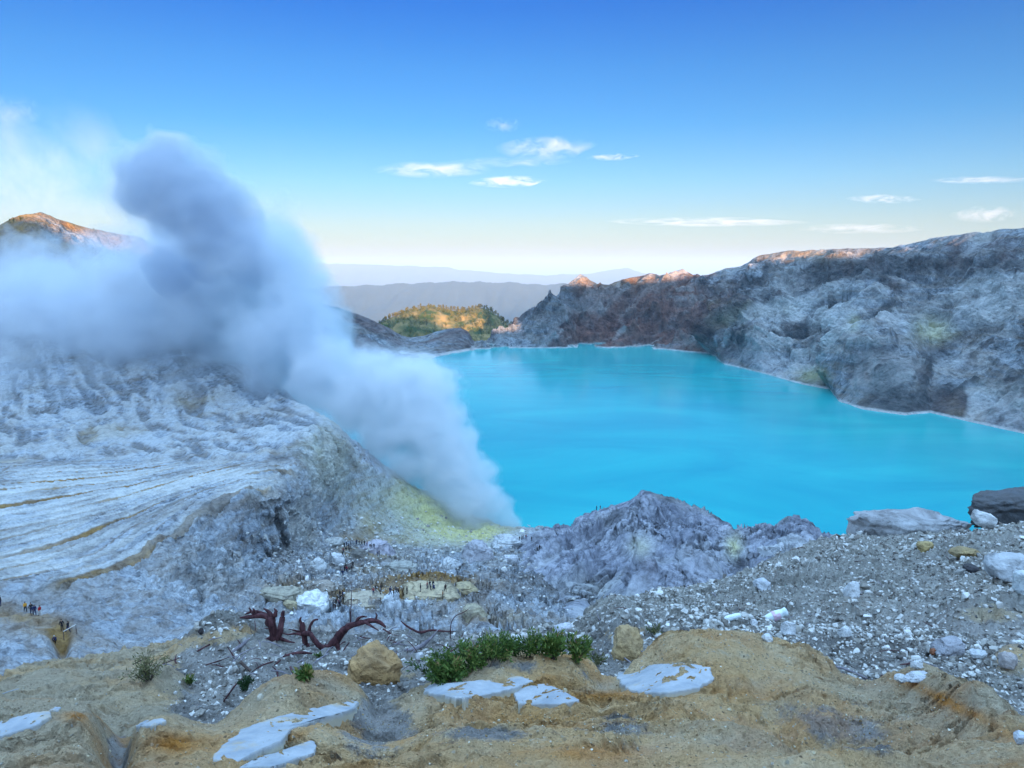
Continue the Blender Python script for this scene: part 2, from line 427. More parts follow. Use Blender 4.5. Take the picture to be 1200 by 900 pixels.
# ---- left part of the rim: far shore hills and the big ridge behind the smoke
def add_left_rim():
    cols = np.concatenate([np.arange(-420, -20, 4.0), np.arange(-20, 620, 1.6)])
    shore = [(-420, 520), (0, 500), (200, 480), (380, 450), (505, 426), (515, 421), (530, 417), (560, 412), (590, 410.5), (620, 409)]
    crest = [(-420, 300), (-100, 285), (0, 262), (30, 252), (48, 249), (75, 258), (105, 266), (130, 272), (165, 280), (185, 290), (205, 276), (225, 268), (245, 280), (270, 300), (290, 320), (340, 340), (370, 352), (400, 361), (415, 366), (435, 374), (455, 384), (470, 393), (480, 396), (497, 394), (510, 389), (525, 385), (540, 384), (549, 389), (553, 398), (560, 404), (580, 408), (620, 411)]
    cY = np.array([(-420, 620), (0, 760), (50, 800), (130, 850), (220, 920), (300, 960), (400, 1000), (470, 1060), (540, 1040), (620, 1030)], float)
    sh = np.array(shore, float); cr = np.array(crest, float)
    S = Wz(cols, np.interp(cols, sh[:, 0], sh[:, 1]), LAKE_Z - 2); T = W(cols, np.interp(cols, cr[:, 0], cr[:, 1]), np.interp(cols, cY[:, 0], cY[:, 1]))
    R = 200; t = np.linspace(0, 1, R)[:, None, None]
    P = np.concatenate([S[None, :, :2] * (1 - t) + T[None, :, :2] * t, S[None, :, 2:] * (1 - t) + T[None, :, 2:] * t], -1)
    t2 = np.broadcast_to(t[..., 0], P.shape[:2]); px2, py2 = PX(P)
    env = np.clip(t2 * 6, 0, 1) * (0.2 + 0.8 * np.clip((1 - t2) * 6, 0, 1))
    amp = np.clip((560 - px2) / 200, 0.25, 1)
    q = P
    D = (20 * (ridged(q / 120, 5) - .5) + 9 * (ridged(q / 32, 5) - .5) + 3 * fbm(q / 8, 3)) * env * amp
    P = displace(P, D)
    B = np.stack([P[-1] + np.array([0, 1, 0]) * k * 60.0 + np.array([0, 0, -1.0]) * (k ** 1.15) * 30 for k in range(1, 9)])
    P = np.concatenate([P, B]); px2, py2 = PX(P); n = fbm(P / 60, 4)
    crust = sst(P[..., 2], LAKE_Z + 2.6, LAKE_Z + 1.4) * .8
    o = mesh_obj("crater_rim_hills", P.reshape(-1, 3), grid_faces(*P.shape[:2]), M['wall'],
                 attrs=dict(red=np.clip(n * .5 + .2, 0, 1), drk=np.clip(n * .6 + .45, 0, 1) * (1 - crust) * (px2 > 300), och=np.clip(.75 + n, 0, 1) * (px2 < 330), sul=0 * n, wht=crust))
    tag(o, kind="structure")
add_left_rim()

# ---- forested hill beyond the shore
def forest_height():
    cols = np.arange(420, 660, 1.2)
    crest = [(420, 392), (445, 380), (455, 374), (470, 370), (488, 363), (505, 361), (520, 362), (540, 366), (552, 364), (565, 362), (578, 367), (590, 377), (600, 384), (625, 395), (660, 405)]
    cr = np.array(crest, float)
    T = W(cols, np.interp(cols, cr[:, 0], cr[:, 1]), np.full_like(cols, 1420.0))
    S = T.copy(); S[:, 1] -= 300; S[:, 2] = -165
    R = 120; t = np.linspace(0, 1, R)[:, None, None]
    P = S[None] * (1 - t) + T[None] * t
    P[..., 2:] = S[None, :, 2:] + (T - S)[None, :, 2:] * np.sin(t * math.pi / 2) ** 1.0
    env = np.clip(t[..., 0] * 5, 0, 1) * (0.15 + .85 * np.clip((1 - t[..., 0]) * 5, 0, 1))
    P = displace(P, 16 * (ridged(P / 90, 4) - .5) * env + 2 * fbm(P / 15, 3))
    B = np.stack([P[-1] + np.array([0, 1, 0]) * k * 60.0 + np.array([0, 0, -1.0]) * (k ** 1.3) * 15 for k in range(1, 7)])
    return np.concatenate([P, B])
FP = forest_height()
def add_forest_ground():
    t = NT("forest_ground"); n = t.noise(0.03, 7, 0.6)
    m = t.bsdf(t.mix(t.ramp(n, [(0.4, 0.0), (0.6, 1.0)]), (0.05, 0.075, 0.025), (0.26, 0.19, 0.08)), 0.95, t.bump(n, 4.0), 0.05)
    tag(mesh_obj("forested_hill", FP.reshape(-1, 3), grid_faces(*FP.shape[:2]), m), kind="structure")
add_forest_ground()

# ---- rim behind the camera (it keeps the crater in shade at sunrise)
def add_rim_behind():
    xs = np.linspace(-900, 1700, 521); ys = np.concatenate([np.linspace(-700, -330, 20), np.linspace(-320, -10, 40), np.linspace(-9, 0.4, 14)])
    X, Y = np.meshgrid(xs, ys)
    kn = np.array([(-900, 150), (-400, 160), (-250, 172), (-215, 170), (-180, 146), (-110, 138), (-50, 136), (-20, 134), (60, 136), (110, 138), (150, 120), (190, 98), (262, 90), (272, 62), (345, 64), (368, 128), (440, 138), (488, 137), (502, 152), (530, 150), (548, 141), (600, 145), (625, 150), (665, 154), (690, 167), (706, 160), (722, 157), (775, 156), (797, 172), (860, 188), (1700, 200)], float)
    H = np.interp(X, kn[:, 0], kn[:, 1])
    Hn = 5 * fbm(np.stack([X / 60, Y / 60, 0 * X], -1), 4)
    s = np.clip((-Y - 1.5) / (300 - 1.5), 0, 1)
    Z = -1.6 + (H + 1.6) * s + Hn * np.clip(s * 4, 0, 1) * (s < .97)
    Z = np.where(Y < -300, H - (-300 - Y) * 0.75, Z)
    d = np.clip((np.abs(X) - 6) / 120, 0, 1)
    Z = Z - np.clip(d * 60, 0, 60) * (1 - s) ** 2
    o = mesh_obj("crater_rim_slope", np.stack([X, Y, Z], -1).reshape(-1, 3), grid_faces(len(ys), len(xs)), M['pale'], attrs=dict(och=np.full(X.size, .4)))
    tag(o, kind="structure")
add_rim_behind()

# ---- left slopes, eroded shelf, cliff and crater floor
def add_floor():
    cols = np.concatenate([np.arange(-420, -20, 5.0), np.arange(-20, 760, 1.15)])
    rows = [
        [(-420, 950, 40), (0, 870, 52), (160, 830, 66), (300, 800, 82), (420, 800, 92), (600, 790, 100), (760, 790, 110)],
        [(-420, 800, 66), (0, 775, 80), (160, 752, 96), (240, 735, 108), (300, 722, 120), (420, 718, 130), (520, 716, 134), (600, 722, 136), (700, 735, 140), (760, 740, 145)],
        [(-420, 735, 92), (0, 703, 112), (100, 712, 108), (180, 705, 118), (240, 702, 128), (300, 690, 142), (400, 690, 156), (503, 690, 160), (600, 690, 166), (700, 705, 165), (760, 700, 170)],
        [(-420, 690, 118), (0, 668, 134), (120, 668, 136), (200, 650, 142), (240, 640, 148), (290, 650, 165), (320, 650, 190), (360, 650, 206), (420, 650, 216), (500, 650, 222), (600, 655, 220), (700, 660, 215), (760, 660, 215)],
        [(-420, 640, 150), (0, 625, 160), (150, 615, 162), (240, 590, 166), (290, 580, 172), (330, 585, 186), (355, 600, 214), (390, 630, 240), (440, 632, 250), (500, 634, 256), (560, 632, 262), (600, 630, 268), (660, 630, 268), (760, 630, 270)],
        [(-420, 600, 185), (0, 580, 200), (150, 572, 204), (250, 556, 208), (310, 545, 214), (350, 545, 222), (380, 560, 236), (410, 585, 258), (450, 600, 272), (500, 612, 282), (540, 620, 288), (600, 622, 290), (660, 622, 290), (760, 626, 290)],
        [(-420, 560, 240), (0, 542, 262), (150, 540, 262), (250, 530, 258), (320, 518, 256), (370, 505, 256), (400, 520, 262), (430, 545, 272), (460, 565, 284), (500, 585, 292), (540, 603, 297), (590, 616, 302), (640, 617, 306), (760, 623, 306)],
        [(-420, 500, 330), (0, 490, 350), (100, 492, 345), (200, 488, 335), (300, 478, 325), (340, 472, 318), (370, 482, 306), (400, 504, 300), (430, 529, 300), (460, 551, 302), (500, 576, 304), (540, 599, 306), (590, 616, 311), (640, 618, 315), (760, 625, 316)],
        [(-420, 430, 400), (0, 420, 420), (100, 420, 410), (200, 420, 395), (300, 432, 372), (340, 460, 350), (370, 500, 340), (400, 535, 325), (440, 565, 325), (500, 600, 322), (540, 618, 320), (590, 630, 320), (640, 635, 325), (760, 640, 325)],
        [(-420, 340, 500), (0, 340, 520), (100, 350, 500), (200, 370, 480), (300, 430, 430), (340, 500, 400), (370, 560, 360), (400, 590, 345), (440, 610, 345), (500, 635, 338), (540, 645, 335), (590, 650, 335), (640, 655, 335), (760, 660, 335)],
    ]
    counts = [12, 42, 70, 70, 75, 75, 70, 60, 50]
    P, tv = loft(cols, rows, counts, smooth=10)
    px, py = PX(P)
    n = fbm(P / 30, 4)
    # shelf of layered deposits fanning out from the cliff corner
    piv = W(455, 528, 268)
    dx, dy = piv[0] - P[..., 0], piv[1] - P[..., 1]
    phi = np.arctan2(dy, dx); rad = np.hypot(dx, dy)
    cliffline = np.interp(py, [500, 540, 580, 620, 660, 700, 740], [420, 392, 345, 300, 240, 205, 160])
    shelf = sst(cliffline - px, 0, 45) * sst(py, 536, 552) * sst(rad, 15, 60)
    lowlim = np.interp(px, [0, 120, 250, 400], [706, 690, 612, 545])
    shelf *= sst(lowlim - py, -4, 8)
    wv = fbm(np.stack([P[..., 0] / 60, P[..., 1] / 60, 0 * phi], -1), 4)
    ph = 17.0 * (np.clip(phi, .001, 2) / 1.26) ** 1.25 + wv * 0.6 + 0.10 * fbm(P / 7, 3)
    saw = ph - np.floor(ph)
    step = np.where(saw < 0.72, saw / 0.72 * 0.35, 0.35 + (saw - 0.72) / 0.28 * 0.65)
    step = 1 - step
    idn = perlin(np.stack([np.floor(ph) * 3.7 + .5, rad / 45, 0 * ph], -1))
    terr = shelf * (step - 0.4) * (1.0 + .6 * idn) * np.clip(rad * .022, .2, 3.2)
    ph2 = ph * 3.1 + wv * 1.3; saw2 = ph2 - np.floor(ph2)
    terr += shelf * .3 * (1 - saw2)
    # gullied slope above the shelf
    slope = sst(548 - py, 0, 14) * sst(415 - px, -20, 60)
    dirx = P[..., 0] * 0.80 + P[..., 1] * 0.6 * 1; diry = -P[..., 0] * 0.6 + P[..., 1] * 0.80
    wq = np.stack([fbm(P / 45 + 3, 4), fbm(P / 45 + 33, 4), 0 * n], -1)
    den = .5 * ridged(np.stack([dirx / 24, diry / 90, 0 * n], -1) + wq * 0.6, 3, .5) + .5 * ridged(np.stack([dirx / 6.5, diry / 48, 0 * n + 7], -1) + wq * 0.55, 3, .5)
    den2 = ridged(np.stack([dirx / 3.5, diry / 22, 0 * n], -1) + wq * .8, 2, .6)
    gl = .5 * slope * ((den - .45) * 8 + (den2 - .45) * 1.3)
    # cliff and broken lower face
    cliff = blob(px, py, 385, 560, 30, 60, 0.35) + blob(px, py, 330, 625, 42, 45, 0.4) + 0.8 * blob(px, py, 250, 665, 60, 40)
    cliff = np.clip(cliff, 0, 1)
    cq = ridged(np.stack([P[..., 0] / 7, P[..., 1] / 7, P[..., 2] / 22], -1) + wq, 5, .6) - .5
    cl = cliff * (cq * 7 + 2.0 * (ridged(P / 4, 3) - .5))
    fl = (1 - shelf) * (1 - slope)
    floorn = fl * (2.0 * (ridged(P / 14, 5, .6) - .5) + 0.9 * (ridged(P / 3.4, 4, .6) - .5))
    # ledges on the crater floor
    fz = sst(px, 280, 340) * sst(py, 632, 655) * sst(760 - px, 0, 60)
    lq = fbm(np.stack([P[..., 0] / 26, P[..., 1] / 26, 0 * n + 5], -1), 4) * 4.5
    led = fz * (np.floor(lq * 1.4 + .5) - lq * 1.4) * 2.6
    D = terr + gl + cl + floorn + led + 0.25 * fbm(P / 1.7, 3)
    D -= 5.0 * blob(px, py, 235, 685, 7, 20) + 2.5 * blob(px, py, 72, 755, 10, 14)
    D += 3.0 * blob(px, py, 500, 690, 50, 6)
    P[..., 2] += D * np.where(cliff > .3, .55, 1)
    N = grid_normals(P); N = np.where(N[..., 2:3] < 0, -N, N)
    P += N * (cl * .6)[..., None]
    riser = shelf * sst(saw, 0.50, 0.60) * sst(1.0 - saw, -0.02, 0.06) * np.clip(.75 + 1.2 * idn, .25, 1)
    och = np.clip((riser * .8 + .45 * shelf * sst(saw2, .62, .72) * sst(1 - saw2, 0, .06) * (perlin(np.stack([np.floor(ph2) * 5.3 + .5, rad / 25, 0 * ph], -1)) > -.05)) * (.9 + n) + fz * np.clip(blob(px, py, 505, 688, 60, 9) * 1.3 + blob(px, py, 430, 702, 60, 8) + .7 * blob(px, py, 330, 690, 50, 10) + .6 * blob(px, py, 560, 715, 20, 14), 0, 1) + .8 * blob(px, py, 20, 725, 70, 14, .3) + .7 * blob(px, py, 70, 745, 16, 16) + .5 * blob(px, py, 420, 640, 30, 22) * np.clip(.3 + 2 * n, 0, 1) + np.clip(n * .6 - .1, 0, .4), 0, 1)
    sul = np.clip(.95 * blob(px, py, 515, 595, 60, 40, .4) + .45 * blob(px, py, 385, 530, 30, 60) + 1.0 * blob(px, py, 560, 622, 45, 12) + .25 * blob(px, py, 470, 590, 70, 50) + n * .2 - .08, 0, 1)
    drk = np.clip(slope * sst(.55 - den, -.05, .15) * .5 + riser * .75 + shelf * sst(saw, .44, .50) * sst(.60 - saw, 0, .05) * .9 + blob(px, py, 235, 685, 6, 18) + .6 * blob(px, py, 660, 690, 50, 25) + .5 * blob(px, py, 420, 645, 20, 18) + .55 * shelf * sst(saw2, .72, .85), 0, 1)  # includes a thin shadow line painted at the start of each riser
    wht = np.clip(shelf * (1 - riser) * (.25 + n + .7 * sst(saw, .2, .55)) + slope * sst(den, .55, .7) * .5 + .5 * cliff * (.5 + n), 0, 1)
    o = mesh_obj("crater_floor", P.reshape(-1, 3), grid_faces(*P.shape[:2]), M['pale'], attrs=dict(och=och, sul=sul, drk=drk, wht=wht))
    tag(o, kind="structure")
    return P
FLOOR = add_floor()

# ---- grey rock ridge by the near shore
def add_spine():
    cols = np.arange(575, 1075, 1.05)
    crest = [(575, 650, 262), (605, 634, 258), (625, 624, 255), (650, 620, 252), (670, 617, 250), (674, 606, 248), (700, 598, 245), (720, 592, 243), (738, 586, 240), (747, 580, 238), (751, 574, 236), (762, 576, 234), (775, 580, 232), (790, 585, 230), (803, 592, 228), (820, 599, 226), (830, 607, 224), (845, 615, 222), (856, 620, 221), (872, 619, 220), (890, 618, 218), (905, 619, 216), (914, 610, 214), (922, 605, 212), (933, 606, 210), (945, 609, 209), (955, 619, 208), (962, 628, 207), (1000, 642, 205), (1075, 660, 200)]
    base = [(575, 700, 180), (640, 716, 150), (690, 724, 135), (740, 722, 130), (800, 712, 132), (860, 702, 138), (920, 690, 145), (1000, 680, 150), (1075, 680, 150)]
    mid = [(575, 672, 214), (620, 660, 206), (650, 652, 200), (690, 650, 196), (720, 640, 200), (750, 628, 205), (780, 645, 190), (820, 652, 184), (860, 654, 182), (900, 645, 184), (930, 640, 186), (1000, 655, 180), (1075, 668, 178)]
    low = [(r[0], r[1] + 90, r[2] - 12) for r in base]
    back1 = [(a, b + 16, c + 14) for a, b, c in crest]
    back2 = [(a, b + 60, c + 42) for a, b, c in crest]
    P, tv = loft(cols, [low, base, mid, crest, back1, back2], [10, 120, 110, 22, 20], smooth=2)
    px, py = PX(P)
    env = sst(tv, 1.0, 1.25) * (1 - .8 * sst(tv, 2.6, 3.0) * (1 - sst(tv, 3.0, 3.4))) * sst(px, 585, 640) * (1 - sst(px, 960, 1040) * .7)
    wq = np.stack([fbm(P / 26 + 3, 4), fbm(P / 26 + 33, 4), 0 * px], -1)
    sharp = lambda Q, o: sum(.48 ** k * (.62 - np.abs(perlin(Q * 2.1 ** k + 7 * k)) * 1.7) for k in range(o))
    fold = .55 * sharp(np.stack([(P[..., 0] + .35 * P[..., 1]) / 14.0, (P[..., 1] - .35 * P[..., 0]) / 42, P[..., 2] / 70], -1) + wq * .38, 3)
    def rad_flutes(c, k):
        a = np.arctan2(P[..., 1] - c[1], P[..., 0] - c[0]); r = np.hypot(P[..., 1] - c[1], P[..., 0] - c[0])
        sh = lambda f, o, rr: .55 - np.abs(perlin(np.stack([np.cos(a) * f + o, np.sin(a) * f, r / rr + 0 * a], -1) + wq * .10 * f * .3)) * 1.9
        g = np.clip(r / 18, .12, 1)
        return g * (k * (4.6 * sh(2.6, 3, 60) + 2.4 * sh(6.5, 11, 34) + 1.0 * sh(15, 5, 20)))
    pk = W(756, 576, 236); kb = W(924, 606, 211); lf = W(668, 625, 246)
    w1 = np.exp(-(np.hypot(P[..., 0] - pk[0], P[..., 1] - pk[1]) / 70) ** 2) + .05; w2 = np.exp(-(np.hypot(P[..., 0] - kb[0], P[..., 1] - kb[1]) / 28) ** 2)
    w3 = .6 * np.exp(-(np.hypot(P[..., 0] - lf[0], P[..., 1] - lf[1]) / 34) ** 2)
    radf = (w1 * rad_flutes(pk, 1.0) + w2 * rad_flutes(kb, .6) + w3 * rad_flutes(lf, .7)) / (w1 + w2 + w3)
    fin = ridged(np.stack([(P[..., 0] + .3 * P[..., 2]) / 4.2, P[..., 1] / 22, P[..., 2] / 26], -1) + wq * .5, 3, .5) - .5
    D = env * (1.65 * radf + 3.0 * fold + 1.2 * fin)
    D -= 9 * blob(px, py, 700, 688, 16, 36, .2) + 7 * blob(px, py, 740, 668, 30, 14)
    P[..., 2] += .7 * D
    N = grid_normals(P); N = np.where(N[..., 1:2] > 0, -N, N)
    P += N * (.28 * D)[..., None]
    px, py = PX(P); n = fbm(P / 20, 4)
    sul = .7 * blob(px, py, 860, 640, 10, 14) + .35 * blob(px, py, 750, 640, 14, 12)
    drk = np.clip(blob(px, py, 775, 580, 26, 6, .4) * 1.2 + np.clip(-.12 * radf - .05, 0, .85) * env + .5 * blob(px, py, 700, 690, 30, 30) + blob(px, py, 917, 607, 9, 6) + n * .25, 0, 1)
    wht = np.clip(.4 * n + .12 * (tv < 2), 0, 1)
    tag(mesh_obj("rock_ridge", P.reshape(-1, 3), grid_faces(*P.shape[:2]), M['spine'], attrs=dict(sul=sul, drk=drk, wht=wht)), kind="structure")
add_spine()
# ============================================================ foreground knoll and the rubble behind it
def ground_mat():
    t = NT("ochre_and_gravel_ground")
    n1 = t.noise(1.1, 8, 0.62, dist=.4); n2 = t.noise(7, 7, 0.65); n3 = t.noise(45, 6, 0.7); n4 = t.noise(0.45, 5, 0.6)
    och = t.mix(t.ramp(n1, [(0.36, 0.0), (0.62, 1.0)]), (0.60, 0.36, 0.155), (0.74, 0.54, 0.32))
    och = t.mix(t.ramp(n4, [(0.40, 0.0), (0.56, .95)]), och, (0.52, 0.43, 0.31))
    och = t.mix(t.ramp(n2, [(0.55, 0.0), (0.72, 0.8)]), och, (0.66, 0.56, 0.40))
    och = t.mix(t.ramp(n2, [(0.28, 0.75), (0.42, 0.0)]), och, (0.20, 0.10, 0.035))
    gry = t.mix(t.ramp(n1, [(0.36, 0.0), (0.62, 1.0)]), (0.22, 0.21, 0.20), (0.46, 0.44, 0.42))
    gry = t.mix(t.ramp(n2, [(0.3, 0.8), (0.45, 0.0)]), gry, (0.09, 0.08, 0.065))
    a = t.math('ADD', t.attr("och"), t.math('MULTIPLY', t.math('SUBTRACT', n2, 0.5), 0.7))
    a = t.math('ADD', a, t.math('MULTIPLY', t.math('SUBTRACT', n3, 0.5), 0.5))
    c = t.mix(t.ramp(a, [(0.38, 0.0), (0.60, 1.0)]), gry, och)
    oa = t.math('MULTIPLY', t.attr("org"), t.ramp(n2, [(0.3, 0.5), (0.6, 1.0)]), True)
    c = t.mix(oa, c, (0.58, 0.235, 0.035))
    c = t.mix(t.math('MULTIPLY', t.attr("wht"), t.ramp(n2, [(0.35, .3), (0.55, 1.0)]), True), c, (0.56, 0.55, 0.48))
    v = t.n("ShaderNodeTexVoronoi", {"Vector": t.tc.outputs["Object"], "Scale": 38.0}, feature='F1')
    peb = t.ramp(v.outputs["Distance"], [(0.0, 1.0), (0.26, 0.8), (0.34, 0.0)])
    pick = t.ramp(t.n("ShaderNodeSeparateColor", {0: v.outputs["Color"]}).outputs[0], [(0.70, 0.0), (0.74, 1.0)])
    pc = t.ramp(t.n("ShaderNodeSeparateColor", {0: v.outputs["Color"]}).outputs[1], [(0.0, (0.13, 0.10, 0.07)), (0.5, (0.36, 0.30, 0.2)), (1.0, (0.62, 0.60, 0.54))])
    pm = t.math('MULTIPLY', t.math('MULTIPLY', peb, pick), t.ramp(n1, [(0.42, 0.25), (0.55, 1.0)]))
    c = t.mix(pm, c, pc)
    c = t.mix(t.math('MULTIPLY', t.ramp(n3, [(0.3, 1.0), (0.46, 0.0)]), .6), c, t.mix(.75, c, (0.05, 0.035, 0.02)))
    b = t.bump(n3, 0.05, 1.0); b = t.bump(n2, 0.15, 1.0, b); b = t.bump(pm, 0.02, 0.7, b)
    return t.bsdf(c, 0.95, b, 0.1)
M['ground'] = ground_mat()

CREST = [(-300, 812), (0, 831), (35, 833), (62, 834), (90, 830), (105, 838), (120, 858), (140, 872), (155, 862), (165, 850), (190, 846), (215, 852), (250, 850), (285, 826), (320, 802), (345, 795), (395, 795), (420, 806), (440, 822), (462, 815), (480, 806), (500, 797), (530, 783), (570, 776), (610, 772), (650, 768), (680, 770), (705, 785), (730, 782), (760, 768), (785, 752), (810, 744), (840, 741), (880, 748), (915, 757), (950, 764), (975, 775), (987, 788), (1010, 795), (1040, 798), (1080, 806), (1120, 822), (1160, 842), (1190, 857), (1230, 868), (1600, 900)]
CRESTY = [(-300, 4.2), (0, 3.9), (62, 3.8), (110, 3.6), (150, 3.4), (200, 3.7), (285, 4.0), (395, 4.6), (440, 4.3), (500, 4.6), (610, 5.2), (680, 5.2), (720, 4.9), (785, 5.6), (840, 5.9), (900, 5.8), (987, 5.0), (1080, 4.6), (1160, 3.9), (1230, 3.5), (1600, 3.2)]
_cr = np.array(CREST, float); _cy = np.array(CRESTY, float)
def crest_at(px): return np.interp(px, _cr[:, 0], _cr[:, 1])
def crestY_at(px): return np.interp(px, _cy[:, 0], _cy[:, 1])

def add_knoll():
    cols = np.concatenate([np.arange(-300, -10, 5.0), np.arange(-10, 1215, 1.3), np.arange(1215, 1600, 5.0)])
    cyy = crestY_at(cols); cpy = crest_at(cols)
    L = [W(cols, np.full_like(cols, 1500), np.full_like(cols, .55)), W(cols, np.full_like(cols, 900), 2.35 + 0 * cols),
         W(cols, 900 - (900 - cpy) * .5, 2.35 + (cyy - 2.35) * .42), W(cols, cpy, cyy)]
    T = L[-1]
    down = lambda dy, dz: T + np.array([0, dy, -dz])
    L += [down(.25, .22), down(.9, 1.0), down(2.5, 3.0)]
    out = []
    for a, b, n in zip(L[:-1], L[1:], [40, 110, 110, 16, 14, 10]):
        t = np.linspace(0, 1, n, endpoint=False)[:, None, None]; out.append(a * (1 - t) + b * t)
    P = np.concatenate(out + [L[-1][None]])
    for _ in range(6):
        Q = P.copy(); Q[1:-1] = (P[:-2] + 2 * P[1:-1] + P[2:]) / 4; P = Q
    px, py = PX(P)
    bl = lambda *a: blob(px, py, *a)
    # swells, hollows and lips seen in the photograph, in metres
    H = 1.5 * (.10 * bl(870, 762, 120, 16) - .17 * bl(975, 850, 120, 26, .22) + .15 * bl(1125, 832, 100, 12, .46) - .05 * bl(880, 800, 90, 12) \
        + .07 * bl(590, 785, 90, 12) - .08 * bl(450, 850, 60, 35) + .08 * bl(350, 815, 70, 18, -.2) - .10 * bl(135, 870, 22, 40) + .06 * bl(60, 860, 60, 22) \
        + .05 * bl(640, 870, 160, 20) - .04 * bl(700, 835, 200, 12) + .06 * bl(200, 865, 50, 14) + .07 * bl(1000, 895, 150, 9) - .06 * bl(720, 792, 30, 14))
    wq = np.stack([fbm(P / .8 + 3, 3), fbm(P / .8 + 9, 3), 0 * px], -1)
    tq = fbm(P / 1.1 + 8, 5) * 5.5
    H += .06 * fbm(P / .9, 5) + .05 * (ridged(P / .34 + wq * .6, 5) - .5) + .055 * (np.floor(tq) + sst(tq - np.floor(tq), .72, .95) - tq) * sst(np.abs(fbm(P / 2.3 + 2, 3)), .02, .25) + .012 * (ridged(P / .07, 3) - .5) + .004 * fbm(P / .03, 3)
    P[..., 2] += H * np.clip(P[..., 1] / 2, .3, 1)
    px, py = PX(P); n = fbm(P / .5 + 20, 5)
    gry = .95 * bl(980, 850, 85, 28, .2) + .8 * bl(440, 850, 48, 40) + .9 * bl(140, 880, 16, 50) + .6 * bl(720, 850, 60, 14) + .5 * bl(560, 860, 70, 12) + .6 * bl(700, 790, 26, 14) + .35 * bl(600, 780, 50, 8)
    och = np.clip(1.0 - gry + n * .35, 0, 1)
    org = np.clip(.9 * bl(1110, 822, 70, 7, .46) + .8 * bl(690, 815, 60, 5) + .6 * bl(690, 882, 60, 10) + .7 * bl(200, 872, 30, 12) + .8 * bl(95, 838, 22, 6) + .6 * bl(340, 865, 40, 5, -.4) + .5 * bl(640, 795, 24, 10) + .5 * bl(1190, 890, 40, 14) + n * .6 + .02, 0, 1)
    wht = np.clip(.75 * bl(700, 806, 40, 8, -.1) + .5 * bl(760, 795, 30, 6) + .4 * bl(800, 870, 120, 16) + .35 * bl(500, 850, 40, 12) + .35 * bl(900, 800, 60, 10) + n * .4 - .2, 0, 1) * .8
    o = mesh_obj("ochre_knoll", P.reshape(-1, 3), grid_faces(*P.shape[:2]), M['ground'], attrs=dict(och=och, org=org, wht=wht))
    tag(o, kind="structure")
    return P
KNOLL = add_knoll()

